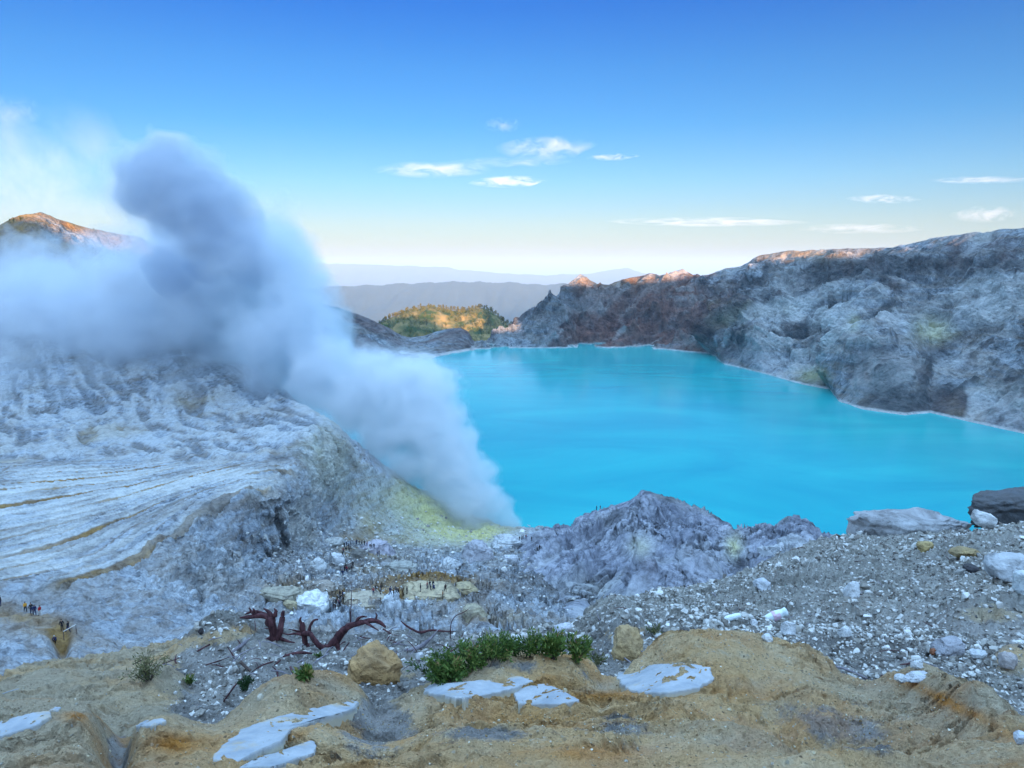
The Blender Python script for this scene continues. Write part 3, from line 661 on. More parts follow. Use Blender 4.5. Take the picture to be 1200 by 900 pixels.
def add_rubble():
    cols = np.concatenate([np.arange(-300, -10, 6.0), np.arange(-10, 1215, 1.4), np.arange(1215, 1600, 5.0)])
    mid = [(-300, 850, 5.2), (0, 828, 5.6), (90, 815, 6.2), (160, 812, 6.4), (250, 800, 6.6), (330, 785, 7.0), (400, 778, 7.2), (470, 782, 7.2), (560, 768, 7.5), (640, 760, 7.6), (720, 752, 7.6), (790, 738, 7.8), (860, 726, 8.2), (940, 722, 8.4), (1040, 730, 7.8), (1140, 745, 7.0), (1230, 760, 6.4), (1600, 790, 5.6)]
    far = [(-300, 822, 8.5), (0, 792, 10), (80, 772, 11), (160, 755, 11.5), (230, 743, 11.5), (290, 733, 11.5), (350, 738, 11.5), (450, 742, 11.5), (560, 738, 11.5), (620, 736, 12), (660, 732, 12.5), (695, 712, 13.5), (740, 694, 15), (790, 689, 16), (850, 678, 18), (900, 657, 20), (945, 637, 22), (985, 629, 23), (1060, 626, 23), (1140, 618, 22), (1200, 613, 21), (1300, 606, 19), (1600, 600, 16)]
    cyy = crestY_at(cols); cpy = crest_at(cols)
    m = np.array(mid, float); f = np.array(far, float)
    mp = np.interp(cols, m[:, 0], m[:, 1]); mY = np.interp(cols, m[:, 0], m[:, 2])
    fp = np.interp(cols, f[:, 0], f[:, 1]); fY = np.interp(cols, f[:, 0], f[:, 2])
    near = W(cols, cpy + 26, cyy + .25); near2 = near + np.array([0, -.6, -.5])
    T = W(cols, fp, fY)
    L = [near2, near, W(cols, mp, mY), T, T + np.array([0, 2.0, -2.2]), T + np.array([0, 14, -14.0]), T + np.array([0, 62, -52.0])]
    out = []
    for a, b, n in zip(L[:-1], L[1:], [6, 90, 130, 16, 16, 16]):
        t = np.linspace(0, 1, n, endpoint=False)[:, None, None]; out.append(a * (1 - t) + b * t)
    P = np.concatenate(out + [L[-1][None]])
    for _ in range(8):
        Q = P.copy(); Q[1:-1] = (P[:-2] + 2 * P[1:-1] + P[2:]) / 4; P = Q
    px, py = PX(P); bl = lambda *a: blob(px, py, *a)
    H = .28 * bl(600, 778, 75, 10) + .30 * bl(735, 745, 22, 10) + .25 * bl(180, 800, 40, 10, -.3) - .3 * bl(250, 800, 60, 18) + .35 * bl(255, 752, 50, 8, -.3) \
        + .35 * bl(1165, 725, 60, 14) + .2 * bl(1190, 775, 30, 12) + .25 * bl(1130, 645, 40, 8) - .3 * bl(690, 760, 25, 12) + .1 * bl(60, 800, 60, 14)
    tq = fbm(P / 2.2 + 8, 5) * 5
    H += .10 * fbm(P / 1.6, 5) + .09 * (ridged(P / .6, 5) - .5) + .10 * (np.floor(tq) + sst(tq - np.floor(tq), .72, .95) - tq) + .012 * fbm(P / .08, 3)
    P[..., 2] += H * np.clip(P[..., 1] / 8, .4, 1.6)
    px, py = PX(P); n = fbm(P / .7 + 20, 5)
    left = sst(215 - px, -30, 40) * sst(py, 740, 750)
    och = np.clip(.95 * left + .9 * bl(255, 748, 50, 9, -.25) + .95 * bl(590, 780, 80, 14) + 1.0 * bl(735, 745, 24, 14) + .8 * bl(1165, 722, 60, 16) + .7 * bl(1190, 775, 30, 20) + .5 * bl(1120, 800, 80, 10, .3) + .5 * bl(1120, 648, 30, 4) + .6 * bl(470, 790, 40, 10) + .35 * bl(800, 735, 50, 10) + n * .3, 0, 1)
    och = np.where(py < 700, och * .7, och)
    org = np.clip(.5 * bl(160, 800, 30, 8) + .4 * bl(735, 745, 20, 8) + n * .25 - .1, 0, 1)
    wht = np.clip(.35 * (1 - och) * sst(760 - py, 0, 60) + .4 * bl(1180, 800, 60, 16) + n * .2, 0, .8)
    o = mesh_obj("rubble_slope", P.reshape(-1, 3), grid_faces(*P.shape[:2]), M['ground'], attrs=dict(och=och, org=org, wht=wht))
    tag(o, kind="structure")
    return P, och
RUBBLE, RUBBLE_OCH = add_rubble()
# ============================================================ objects
bpy.context.view_layer.update()
_dg = bpy.context.evaluated_depsgraph_get()
def hit(px, py):
    d = W(px, py, 10.0); d = Vector(d).normalized()
    ok, loc, nor, fi, ob, mt = scene.ray_cast(_dg, (0, 0, 0), d)
    return (loc, nor, ob.name) if ok else (Vector(W(px, py, 300.0)), Vector((0, 0, 1)), "")
def drop(x, y, ztop=400.0):
    ok, loc, nor, fi, ob, mt = scene.ray_cast(_dg, (x, y, ztop), (0, 0, -1))
    return loc if ok else Vector((x, y, 0))

import bmesh
def hull_proto(seed, n=16, flat=0.7):
    r = np.random.default_rng(seed); p = r.normal(size=(n, 3)); p /= np.linalg.norm(p, axis=1)[:, None]
    p *= (0.75 + .3 * r.random(n))[:, None]; p *= np.array([1, .75 + .2 * r.random(), flat])
    bm = bmesh.new()
    for q in p: bm.verts.new(q)
    res = bmesh.ops.convex_hull(bm, input=bm.verts)
    bmesh.ops.delete(bm, geom=[v for v in bm.verts if not v.link_faces], context='VERTS')
    bmesh.ops.recalc_face_normals(bm, faces=bm.faces)
    bm.verts.index_update()
    V = np.array([v.co[:] for v in bm.verts]); Fc = np.array([[v.index for v in f.verts] for f in bm.faces if len(f.verts) == 3]); bm.free()
    return V, Fc
HULLS = [hull_proto(100 + i, 10 + i % 5, .5 + .06 * (i % 6)) for i in range(14)]

def rot_z(a):
    c, s = math.cos(a), math.sin(a); return np.array([[c, -s, 0], [s, c, 0], [0, 0, 1]])
def rot_rand(r):
    q = r.normal(size=4); q /= np.linalg.norm(q); w, x, y, z = q
    return np.array([[1 - 2 * (y * y + z * z), 2 * (x * y - z * w), 2 * (x * z + y * w)], [2 * (x * y + z * w), 1 - 2 * (x * x + z * z), 2 * (y * z - x * w)], [2 * (x * z - y * w), 2 * (y * z + x * w), 1 - 2 * (x * x + y * y)]])

def stones_mesh(name, pts, sizes, mat, tilt=0.5, seed=1):
    r = np.random.default_rng(seed); V, Fq, T = [], [], []; off = 0
    for p, s in zip(pts, sizes):
        v, f = HULLS[r.integers(len(HULLS))]
        R = rot_z(r.random() * 6.28) if r.random() > tilt else rot_rand(r)
        q = (v * s) @ R.T + p + np.array([0, 0, s * .18])
        V.append(q); Fq.append(f + off); off += len(v); T.append(np.full(len(v), r.random()))
    return mesh_obj(name, np.concatenate(V), np.concatenate(Fq), mat, smooth=False, attrs=dict(tone=np.concatenate(T)))

def stone_mat(name, stops, S=0.05, warm=True):
    t = NT(name); tone = t.attr("tone"); n = t.noise(1.0 / S, 5, .65)
    a = t.math('ADD', t.math('MULTIPLY', tone, .85), t.math('MULTIPLY', n, .15))
    c = t.ramp(a, stops)
    c = t.mix(t.ramp(n, [(0.35, .6), (0.5, 0.0)]), c, t.mix(.5, c, (.06, .05, .04)))
    return t.bsdf(c, .9, t.bump(n, S * .25), .15)
M['gravel'] = stone_mat("gravel_stone", [(0.0, (.07, .07, .075)), (.2, (.17, .155, .14)), (.40, (.32, .30, .27)), (.60, (.47, .46, .44)), (.8, (.58, .57, .55)), (1, (.74, .74, .73))])
M['pebble'] = stone_mat("ochre_pebble", [(0.0, (.16, .10, .05)), (.5, (.34, .26, .14)), (.75, (.48, .42, .30)), (1, (.72, .68, .58))], .02)
M['blocks'] = stone_mat("pale_block_stone", [(0.0, (.20, .19, .18)), (.3, (.40, .39, .36)), (.6, (.60, .60, .58)), (1, (.74, .74, .73))], .8)
def obj_stone(name, S, dark=(.10, .09, .085), k=.5, sp=.15):
    t = NT(name); oi = t.n("ShaderNodeObjectInfo"); n = t.noise(1.2 / S, 6, .65, dist=.4); n2 = t.noise(6 / S, 6, .7)
    c = t.mix(t.ramp(n, [(0.35, k), (0.55, 0.0)]), oi.outputs["Color"], dark)
    c = t.mix(t.ramp(n2, [(0.32, .7), (0.47, 0.0)]), c, t.mix(.6, c, (.05, .045, .04)))
    b = t.bump(n2, S * .05); b = t.bump(n, S * .12, 1.0, b)
    return t.bsdf(c, .9, b, sp)
M['ostone'] = obj_stone("loose_stone", .25)
M['oblock'] = obj_stone("weathered_block", 1.4, k=.6)

def sample_grid(P, n, region, dens=None, seed=0):
    r = np.random.default_rng(seed); px, py = PX(P)
    w = region(px, py) * (P[..., 1] > .8)
    # weight by screen area of the cell
    ax = np.abs(np.gradient(px, axis=1)); ay = np.abs(np.gradient(py, axis=0)); w = w * ax * np.clip(ay, 0, 3)
    w = w.ravel(); w /= w.sum(); idx = r.choice(len(w), n, p=w)
    pts = P.reshape(-1, 3)[idx] + r.normal(size=(n, 3)) * np.array([1, 1, 0]) * (P.reshape(-1, 3)[idx, 1:2] / F * .8)
    return pts, idx

def add_gravel():
    ochf = np.clip(RUBBLE_OCH, 0, 1)
    def reg(px, py):
        return (np.clip(1 - ochf * 1.15, .04, 1)) * sst(px, 150, 240) * (px < 1560) * (py < 890) * (py > 590) * (.35 + .65 * sst(px, 640, 760))
    pts, idx = sample_grid(RUBBLE, 66000, reg, seed=5)
    r = np.random.default_rng(8)
    s = np.exp(.75 * fbm(pts / 2.2 + 40, 4)) * np.clip(r.lognormal(math.log(1.65), .55, len(pts)), .7, 6.0) * pts[:, 1] / F * (.75 + .45 * sst(13 - pts[:, 1], 0, 7))
    o = stones_mesh("gravel", pts, s, M['gravel'], seed=9)
    tag(o, kind="stuff")
    def reg2(px, py): return (px > -10) * (px < 1210) * (py < 905) * (.22 + np.clip(.9 * blob(px, py, 800, 850, 90, 30) + blob(px, py, 990, 850, 80, 30) + blob(px, py, 560, 850, 80, 20) + .6 * blob(px, py, 720, 850, 60, 20) + .5 * blob(px, py, 450, 850, 50, 40), 0, 1))
    pts, idx = sample_grid(KNOLL, 9500, reg2, seed=15)
    s = np.clip(r.lognormal(math.log(.85), .5, len(pts)), .4, 4) * pts[:, 1] / F
    tag(stones_mesh("pebbles", pts, s, M['pebble'], seed=19), kind="stuff")
    def reg3(px, py): return sst(px, 270, 330) * (px < 700) * sst(py, 585, 640) * (py < 745) * (.25 + blob(px, py, 400, 660, 70, 50) + .8 * blob(px, py, 470, 625, 60, 25) + .8 * blob(px, py, 400, 710, 120, 20) + .7 * blob(px, py, 590, 650, 70, 18))
    pts, idx = sample_grid(FLOOR, 9000, reg3, seed=25)
    s = np.clip(r.lognormal(math.log(1.0), .55, len(pts)), .45, 6) * pts[:, 1] / F
    tag(stones_mesh("boulder_rubble", pts, s, M['blocks'], seed=29), kind="stuff")
add_gravel()

# ---- larger stones of the gravel slope, each one its own object
def add_stones():
    r = np.random.default_rng(41)
    protos = []
    for i in range(8):
        v, f = hull_proto(300 + i, 13 + i % 4, .55 + .05 * (i % 4))
        o = mesh_obj("stone", v, f, M['ostone'], smooth=False)
        m = o.modifiers.new("b", 'BEVEL'); m.width = .06; m.segments = 1
        me = bpy.data.meshes.new_from_object(o.evaluated_get(bpy.context.evaluated_depsgraph_get()))
        bpy.data.objects.remove(o); protos.append(me)
    ochf = RUBBLE_OCH
    def reg(px, py): return np.clip(1 - ochf * 1.1, .02, 1) * (px > 215) * (px < 1200) * (py < 800) * (py > 622) * (.3 + .7 * sst(px, 640, 760))
    pts, idx = sample_grid(RUBBLE, 262, reg, seed=51)
    for k, p in enumerate(pts):
        o = bpy.data.objects.new("stone", protos[k % 8]); col_link(o)
        spx = float(np.clip(r.lognormal(math.log(3.6), .38), 2.4, 9)); s = spx * p[1] / F
        o.location = Vector(p) + Vector((0, 0, s * .2)); o.scale = (s, s * r.uniform(.7, 1), s * r.uniform(.6, 1)); o.rotation_euler = (r.normal() * .4, r.normal() * .4, r.uniform(0, 6.28))
        g = r.choice([.34, .5, .62, .7, .74]); o.color = (g, g * .985, g * .95, 1)
        right = PX(np.array(p))[0] > 700
        tone = {.34: 'dull grey', .5: 'light grey', .62: 'pale', .7: 'whitish', .74: 'bright white'}[float(g)]; zone = 'upper' if p[1] > 14 else 'middle' if p[1] > 8.5 else 'lowest'
        lab = f"{tone} angular stone lying loose among the gravel of the {zone} right hand slope" if right else f"{tone} angular stone lying in the rubble around the dead stumps"
        tag(o, lab, "stone", f"{tone} stones on the {zone} gravel slope" if right else f"{tone} stones in the rubble by the stumps")
add_stones()

def ico(sub):
    bm = bmesh.new(); bmesh.ops.create_icosphere(bm, subdivisions=sub, radius=1)
    V = np.array([v.co[:] for v in bm.verts]); Fc = np.array([[v.index for v in f.verts] for f in bm.faces]); bm.free(); return V, Fc
_I5 = ico(5); _I4 = ico(4)
def boulder(name, px, py, wpx, hpx, label, cat="boulder", col=(.55, .54, .5), Y=None, depth=.8, seed=1, sub=5, amp=.22, freq=1.3, mat=None, box=.5, tilt=0.0, strat=0.0, sink=.15, group=None):
    """px, py: foot of the rock in the photograph"""
    if Y is None: Y = hit(px, py)[0].y
    foot = W(px, py, Y); w = wpx * Y / F / 2; h = hpx * Y / F / 2 * (1 + sink)
    V, Fc = _I5 if sub == 5 else _I4
    v = np.sign(V) * np.abs(V) ** (1 - box * .55)
    q = v * 1.0
    rr = seed * 13.7
    # chiselled facets
    r = np.random.default_rng(seed)
    for _ in range(9):
        nrm = r.normal(size=3); nrm /= np.linalg.norm(nrm); lim = r.uniform(.68, .95)
        d = v @ nrm; over = np.clip(d - lim, 0, None); v = v - over[:, None] * nrm * .9
    v = v + V * (amp * (ridged(q * freq + rr, 5, .55) - .5) + amp * .35 * fbm(q * freq * 4 + rr, 4))[:, None]
    if strat: v = v + V * np.array([1, 1, .2]) * (strat * np.sin(q[:, 2] * 15 + 3 * fbm(q * 2 + rr, 3)))[:, None]
    R = rot_z(r.uniform(-.4, .4)); 
    v = v @ R.T
    v = v * np.array([w, max(w, h) * depth, h])
    ct, st = math.cos(tilt), math.sin(tilt)
    v = v @ np.array([[ct, 0, -st], [0, 1, 0], [st, 0, ct]])
    o = mesh_obj(name, v, Fc, mat or M['oblock'], smooth=True)
    o.location = (foot[0], foot[1] + max(w, h) * depth * .3, foot[2] + h * (1 - sink * 2)); o.color = (*col, 1)
    return tag(o, label, cat, group)
boulder("boulder", 1072, 634, 136, 40, "broad pale grey boulder breaking the skyline of the gravel slope above the lake", col=(.40, .41, .43), Y=23, seed=3, sink=.3, depth=.5, box=.7, amp=.2)
boulder("boulder", 1180, 622, 96, 46, "dark layered boulder at the right end of the gravel crest", col=(.11, .12, .135), Y=22, seed=5, depth=.6, box=.8, strat=.05, tilt=-.12)
boulder("stone_block", 1153, 617, 26, 17, "small white block leaning at the foot of the dark layered boulder", "block", (.72, .73, .74), Y=20.5, seed=7, sub=4, box=1, tilt=.3)
boulder("stone_block", 1182, 644, 36, 20, "flat topped tan block on the gravel below the dark boulder", "block", (.50, .44, .34), Y=18, seed=8, sub=4, box=1)
boulder("boulder", 1183, 676, 50, 30, "low whitish blue rock slab jutting from gravel near the right edge", col=(.56, .58, .61), seed=9, sub=4, box=.8, sink=.35)
boulder("stone_block", 1199, 696, 10, 28, "upright pale block standing at the right edge above the brown mound", "block", (.72, .76, .78), seed=10, sub=4, box=1)
boulder("boulder", 999, 700, 17, 21, "upright white rock standing alone in the middle of the gravel slope", col=(.70, .71, .73), seed=11, sub=4, box=.7)
boulder("boulder", 1085, 646, 20, 12, "small yellowish rock on the gravel below the broad pale boulder", col=(.50, .37, .17), seed=12, sub=4)
boulder("boulder", 1133, 652, 34, 11, "low ochre lump of earth on the upper gravel near the tan block", col=(.42, .31, .16), seed=13, sub=4)
boulder("boulder", 1138, 670, 17, 9, "small blackish rock lying left of the whitish slab", col=(.06, .06, .07), seed=14, sub=4)
boulder("boulder", 925, 742, 18, 15, "triangular white stone just below the two plastic bottles", col=(.74, .75, .77), seed=15, sub=4, box=.9)
boulder("boulder", 990, 745, 16, 12, "rounded white stone in gravel to the right of the triangular white one", col=(.73, .74, .75), seed=16, sub=4)
boulder("boulder", 900, 752, 15, 9, "white stone tucked against the brown mound edge beneath the bottles", col=(.70, .72, .74), seed=17, sub=4)
boulder("boulder", 884, 733, 9, 8, "small white cube shaped stone between the two plastic bottles", col=(.72, .73, .75), seed=18, sub=4, box=1)
boulder("boulder", 1112, 765, 38, 17, "flat grey violet stone lying on dark gravel at lower right", col=(.42, .42, .46), seed=19, sub=4, box=.8)
boulder("boulder", 1094, 767, 10, 8, "small rust red stone touching the flat grey violet stone", col=(.32, .12, .06), seed=20, sub=4)
boulder("boulder", 1075, 800, 30, 12, "pale bluish stone lying against the orange rim of the knoll", col=(.66, .68, .72), seed=21, sub=4, box=.8)
boulder("boulder", 1058, 799, 18, 8, "low white stone left of the pale bluish one at the knoll rim", col=(.72, .73, .74), seed=22, sub=4)
boulder("boulder", 1075, 784, 14, 11, "white stone in the gravel just above the pale bluish stone", col=(.70, .71, .72), seed=23, sub=4)
boulder("boulder", 1147, 770, 20, 9, "pale flat stone right of the grey violet stone", col=(.62, .65, .68), seed=24, sub=4)
boulder("boulder", 1183, 782, 24, 18, "pinkish grey rock under the right hand brown bank", col=(.48, .43, .42), seed=25, sub=4)
boulder("boulder", 895, 692, 22, 14, "bluish white rock low on the upper left of the gravel slope", col=(.60, .63, .68), seed=26, sub=4)
boulder("boulder", 1198, 872, 20, 16, "pale blue stone at the right edge on the orange knoll rim", col=(.66, .70, .76), seed=27, sub=4, box=.8)
# ochre boulder by the stumps
boulder("boulder", 437, 800, 70, 52, "orange brown rounded boulder below the twisted dead roots", col=(.50, .31, .14), seed=31, amp=.24, box=.5, depth=.9, sink=.25, Y=6.0)
boulder("boulder", 735, 772, 40, 42, "small ochre hump of hard earth right of the green bush", col=(.50, .35, .18), seed=33, amp=.2, box=.3, sink=.25)
boulder("boulder", 305, 821, 8, 8, "small round white stone resting on the ochre mound left of centre", col=(.60, .55, .45), seed=34, sub=4)
boulder("boulder", 235, 743, 7, 8, "small round black stone on the edge of the cream ledge", col=(.03, .025, .03), seed=35, sub=4, box=.2)
boulder("boulder", 606, 755, 16, 9, "white stone behind the green bush, near the dark hollow", col=(.7, .71, .74), seed=36, sub=4)
boulder("boulder", 660, 742, 22, 12, "bluish white stone right behind the smaller green sprigs", col=(.64, .66, .72), seed=37, sub=4)
boulder("boulder", 492, 772, 12, 8, "whitish stone lying under the long grey log", col=(.7, .7, .72), seed=38, sub=4)
# blocks and ledges on the crater floor
for i, (bx, by, bw, bh, c, lb) in enumerate([
    (330, 702, 56, 15, (.36, .33, .26), "long olive grey ledge block at the foot of the pale cliff"), (377, 690, 30, 8, (.34, .30, .26), "thin dark ledge right of the long olive grey block"),
    (362, 716, 44, 22, (.70, .72, .72), "large broken white block above the left dead stump"), (341, 712, 18, 9, (.46, .38, .24), "tan block between the olive ledge and the broken white block"),
    (503, 699, 74, 11, (.50, .41, .27), "yellow ledge slab on which the larger group of people stands"), (457, 715, 26, 22, (.62, .66, .70), "smooth pale wedge shaped block below the yellow ledge"),
    (430, 711, 62, 10, (.44, .38, .29), "yellowish bank left of the pale wedge shaped block"), (545, 694, 34, 10, (.44, .36, .22), "narrow brownish ledge right of the yellow ledge slab"),
    (555, 722, 34, 14, (.40, .35, .25), "small tan hump on grey slope below the yellow ledge"), (470, 668, 40, 10, (.36, .36, .33), "flat grey green ledge in the middle of the crater floor"),
    (420, 655, 26, 12, (.22, .21, .19), "dark ledge under the upper crowd of people"), (440, 648, 44, 16, (.46, .44, .50), "violet grey hump right of the upper crowd"),
    (560, 655, 40, 22, (.42, .42, .46), "rounded grey rock mass right of centre on the crater floor"), (596, 640, 40, 10, (.52, .54, .56), "pale bank beside the steaming vent"),
    (395, 660, 18, 14, (.62, .64, .66), "white block left of the middle crowd"), (372, 668, 20, 16, (.60, .62, .63), "white block standing near the corner of the cliff"),
    (390, 640, 22, 10, (.5, .5, .48), "grey block beneath the brown scar of the cliff"), (478, 712, 14, 12, (.6, .62, .64), "small pale block left of the dark hollow under the yellow ledge"),
    (600, 660, 20, 12, (.6, .62, .66), "pale block among rubble between vent and grey ridge"), (530, 665, 22, 12, (.60, .62, .64), "pale block right of centre in the floor rubble")]):
    boulder("rock_block", bx, by, bw, bh, lb, "block", c, seed=60 + i, sub=4, box=1.0, sink=.35, amp=.34, freq=1.8)

# ---- white mineral crust slabs of the foreground
def slab_mat():
    t = NT("white_crust"); n = t.noise(6, 8, .65); n2 = t.noise(40, 6, .7)
    c = t.mix(t.ramp(n, [(0.35, 0.0), (0.65, 1.0)]), (.27, .30, .34), (.42, .44, .47))
    c = t.mix(t.ramp(n2, [(0.3, .5), (0.45, 0.0)]), c, (.30, .29, .27))
    dn = t.noise(3.5, 7, .68); c = t.mix(t.ramp(dn, [(.56, 0.0), (.66, .75)]), c, (.46, .34, .19))
    v = t.voro(3.0, feature='DISTANCE_TO_EDGE'); c = t.mix(t.ramp(v, [(0, .25), (.02, 0)]), c, (.40, .39, .37))
    c = t.mix(t.attr("rim"), c, (.50, .46, .36))
    return t.bsdf(c, .85, t.bump(n2, .006, .8, t.bump(n, .008)), .2)
M['crust'] = slab_mat()
def slab(name, outline, label, thick=.012):
    o_ = np.array(outline, float); k = len(o_); N = 150; R = 14
    u = np.linspace(0, k, N, endpoint=False); i = u.astype(int); f = (u - i)[:, None]
    ring = o_[i % k] * (1 - f) + o_[(i + 1) % k] * f
    for _ in range(2): ring = (np.roll(ring, 1, 0) + 2 * ring + np.roll(ring, -1, 0)) / 4
    c = ring.mean(0); span = np.ptp(ring, axis=0)
    nz = fbm(np.stack([ring[:, 0] / 9, ring[:, 1] / 4, 0 * ring[:, 0]], -1), 4)
    nz2 = fbm(np.stack([ring[:, 0] / 2.2, ring[:, 1] / 1.2, 0 * ring[:, 0]], -1), 3)
    ring0 = ring; ring = c + (ring - c) * (1 + .06 * nz[:, None] + .03 * nz2[:, None])
    V, rim, G = [], [], []
    for j in range(R):
        s = [0, .12, .25, .4, .55, .68, .8, .88, .93, .965, .985, 1.0, 1.004, 1.01][j]
        w_ = float(sst(s, .7, 1.0))
        for q in ring0 * (1 - w_) + ring * w_:
            p = c + (q - c) * s; G.append((p[0], p[1])); rim.append(1.0 if j >= 12 else .15 * (j > 9))
    smp = np.array([hit(*G[k])[0][:] for k in range(0, len(G), 5)]); m0 = smp.mean(0)
    def basis(x, y): return np.stack([np.ones_like(x), x, y, x * x, x * y, y * y, x ** 3, x * x * y, x * y * y, y ** 3], -1)
    sol = np.linalg.lstsq(basis(smp[:, 0] - m0[0], smp[:, 1] - m0[1]), smp[:, 2], rcond=None)[0]
    D_ = np.array([W(u_, v_, 1.0) for u_, v_ in G]); tt = np.full(len(D_), m0[1])
    near_t = np.array([hit(*g)[0].y for g in G])
    tt = near_t.copy()
    for _ in range(25):
        zf = basis(D_[:, 0] * tt - m0[0], D_[:, 1] * tt - m0[1]) @ sol
        tt = tt - .35 * (zf - D_[:, 2] * tt) / -np.abs(D_[:, 2]) * -1.0 if False else tt * (1 + .3 * (zf / (D_[:, 2] * tt) - 1))
        tt = np.clip(tt, near_t.min() * .95, near_t.max() * 1.05)
    G = D_ * tt[:, None]
    gz = np.array([scene.ray_cast(_dg, (g[0], g[1], g[2] + .5), (0, 0, -1))[1].z for g in G]); lift = float(np.clip(np.percentile((gz - G[:, 2])[:10 * N], 80), 0, .022))
    z = G[:, 2] + lift + .006 + .003 * fbm(G / .12, 4)
    z[11 * N:12 * N] -= .010; z[12 * N:13 * N] -= .035; z[13 * N:] -= .10
    V = G.copy(); V[:, 2] = z
    Fq = []
    a = np.arange(N); b = (a + 1) % N
    for j in range(R - 1): Fq.append(np.stack([j * N + a, (j + 1) * N + a, (j + 1) * N + b, j * N + b], 1))
    Fq = np.concatenate(Fq)
    o = mesh_obj(name, V, Fq, M['crust'], attrs=dict(rim=rim)); bm = bmesh.new(); bm.from_mesh(o.data); bmesh.ops.remove_doubles(bm, verts=bm.verts, dist=1e-5)
    bmesh.ops.recalc_face_normals(bm, faces=bm.faces); bm.to_mesh(o.data); bm.free()
    return tag(o, label, "rock slab")
slab("crust_slab", [(495, 812), (505, 804), (530, 803), (560, 800), (590, 796), (612, 795), (625, 801), (606, 808), (590, 812), (570, 817), (545, 821), (525, 818), (505, 816)], "long white crust slab in front of the green bush")
slab("crust_slab", [(602, 814), (615, 804), (640, 803), (660, 811), (680, 823), (655, 827), (608, 826)], "white wedge of crust joined to the right end of the long slab")
slab("crust_slab", [(722, 794), (735, 785), (770, 780), (805, 779), (830, 784), (838, 797), (820, 808), (770, 815), (738, 812), (728, 803)], "smooth oval pale slab on the crest right of centre", .018)
slab("crust_slab", [(247, 893), (262, 876), (285, 858), (320, 844), (360, 835), (395, 827), (418, 824), (420, 831), (395, 840), (365, 849), (340, 858), (330, 872), (300, 885), (275, 899)], "largest cream white slab lying diagonally left of centre")
slab("crust_slab", [(280, 904), (300, 893), (335, 882), (365, 871), (372, 876), (368, 886), (340, 895), (320, 903)], "small white plate lapping the lower end of the largest cream slab", .018)
slab("crust_slab", [(-14, 852), (10, 845), (35, 838), (60, 834), (60, 842), (40, 853), (10, 862), (-14, 870)], "white slab on the mound at the left edge")
slab("crust_slab", [(158, 853), (170, 846), (190, 843), (196, 847), (180, 852)], "little white plate at the hollow left of the cream slab")
slab("crust_slab", [(57, 834), (65, 830), (72, 830), (68, 834)], "tiny white flake at the tip of the left edge slab")

# ---- tubes: dead wood
def tube(pts, rad, n=10, rough=.2, seed=0, sub=6):
    pts = np.array(pts, float); rad = np.array(rad, float); k = len(pts)
    t = np.linspace(0, k - 1, (k - 1) * sub + 1)
    # smooth curve
    P = np.stack([np.interp(t, np.arange(k), pts[:, i]) for i in range(3)], 1)
    for _ in range(sub):
        P[1:-1] = (P[:-2] + 2 * P[1:-1] + P[2:]) / 4
    r = np.interp(t, np.arange(k), rad)
    T = np.gradient(P, axis=0); T /= np.linalg.norm(T, axis=1)[:, None] + 1e-9
    up = np.array([0.13, .2, 1.0]); A = np.cross(T, up); A /= np.linalg.norm(A, axis=1)[:, None] + 1e-9; B = np.cross(T, A)
    th = np.linspace(0, 2 * math.pi, n, endpoint=False)
    nz = 1 + rough * fbm(np.stack(np.broadcast_arrays(np.cos(th)[None] * 1.5 + seed, np.sin(th)[None] * 1.5, t[:, None] * .8), -1), 3) * 2
    V = P[:, None] + (np.cos(th)[None, :, None] * A[:, None] + np.sin(th)[None, :, None] * B[:, None]) * (r[:, None] * nz)[..., None]
    m = len(P); a = np.arange(n); b = (a + 1) % n
    Fq = np.concatenate([np.stack([i * n + a, i * n + b, (i + 1) * n + b, (i + 1) * n + a], 1) for i in range(m - 1)])
    V = V.reshape(-1, 3); V = np.concatenate([V, P[:1], P[-1:]]); c0, c1 = m * n, m * n + 1
    caps = np.concatenate([np.stack([np.full(n, c0), b, a], 1), np.stack([np.full(n, c1), (m - 1) * n + a, (m - 1) * n + b], 1)])
    return V, Fq, caps
def tubes_obj(name, lst, mat, parent=None, smooth=True):
    V, Q, T = [], [], []; off = 0
    for k, (p, r) in enumerate(lst):
        v, q, c = tube(p, r, seed=k * 3.1, n=10 if len(lst) < 30 else 5, sub=6 if len(lst) < 30 else 2); V.append(v); Q.append(q + off); T.append(c + off); off += len(v)
    return mesh_obj(name, np.concatenate(V), [np.concatenate(Q), np.concatenate(T)], mat, parent, smooth)
def wood(name, a, b, sc=18):
    t = NT(name); vec = t.coord(scale=(1, 1, .35)); n = t.noise(sc, 6, .65, vec=vec, dist=.6)
    return t.bsdf(t.mix(t.ramp(n, [(.35, 0.0), (.65, 1.0)]), a, b), .85, t.bump(n, .015), .2)
M['root'] = wood("dead_root_wood", (.03, .012, .016), (.12, .05, .055))
M['greywood'] = wood("weathered_grey_wood", (.14, .13, .16), (.30, .28, .31))
M['twig'] = wood("twig_bark", (.07, .05, .05), (.16, .12, .10), 40)
Yw = 8.6
def wp(px, py, dY=0.0): return W(px, py, Yw + dY)
s_ = Yw / F
def radpx(*r): return [q * s_ * .64 for q in r]
Yw = hit(322, 750)[0].y
a = empty("dead_stump", wp(322, 748)); base = a.location.copy()
def loc(lst): return [([Vector(p) - base for p in pp], rr) for pp, rr in lst]
s_ = Yw / F
tubes_obj("trunk", loc([([wp(322, 753), wp(321, 742), wp(318, 730), wp(316, 722)], radpx(8, 8, 10, 8)), ([wp(326, 750, -.1), wp(329, 738, -.1), wp(331, 724), wp(332, 716)], radpx(4, 6, 5, 2.5))]), M['root'], a)
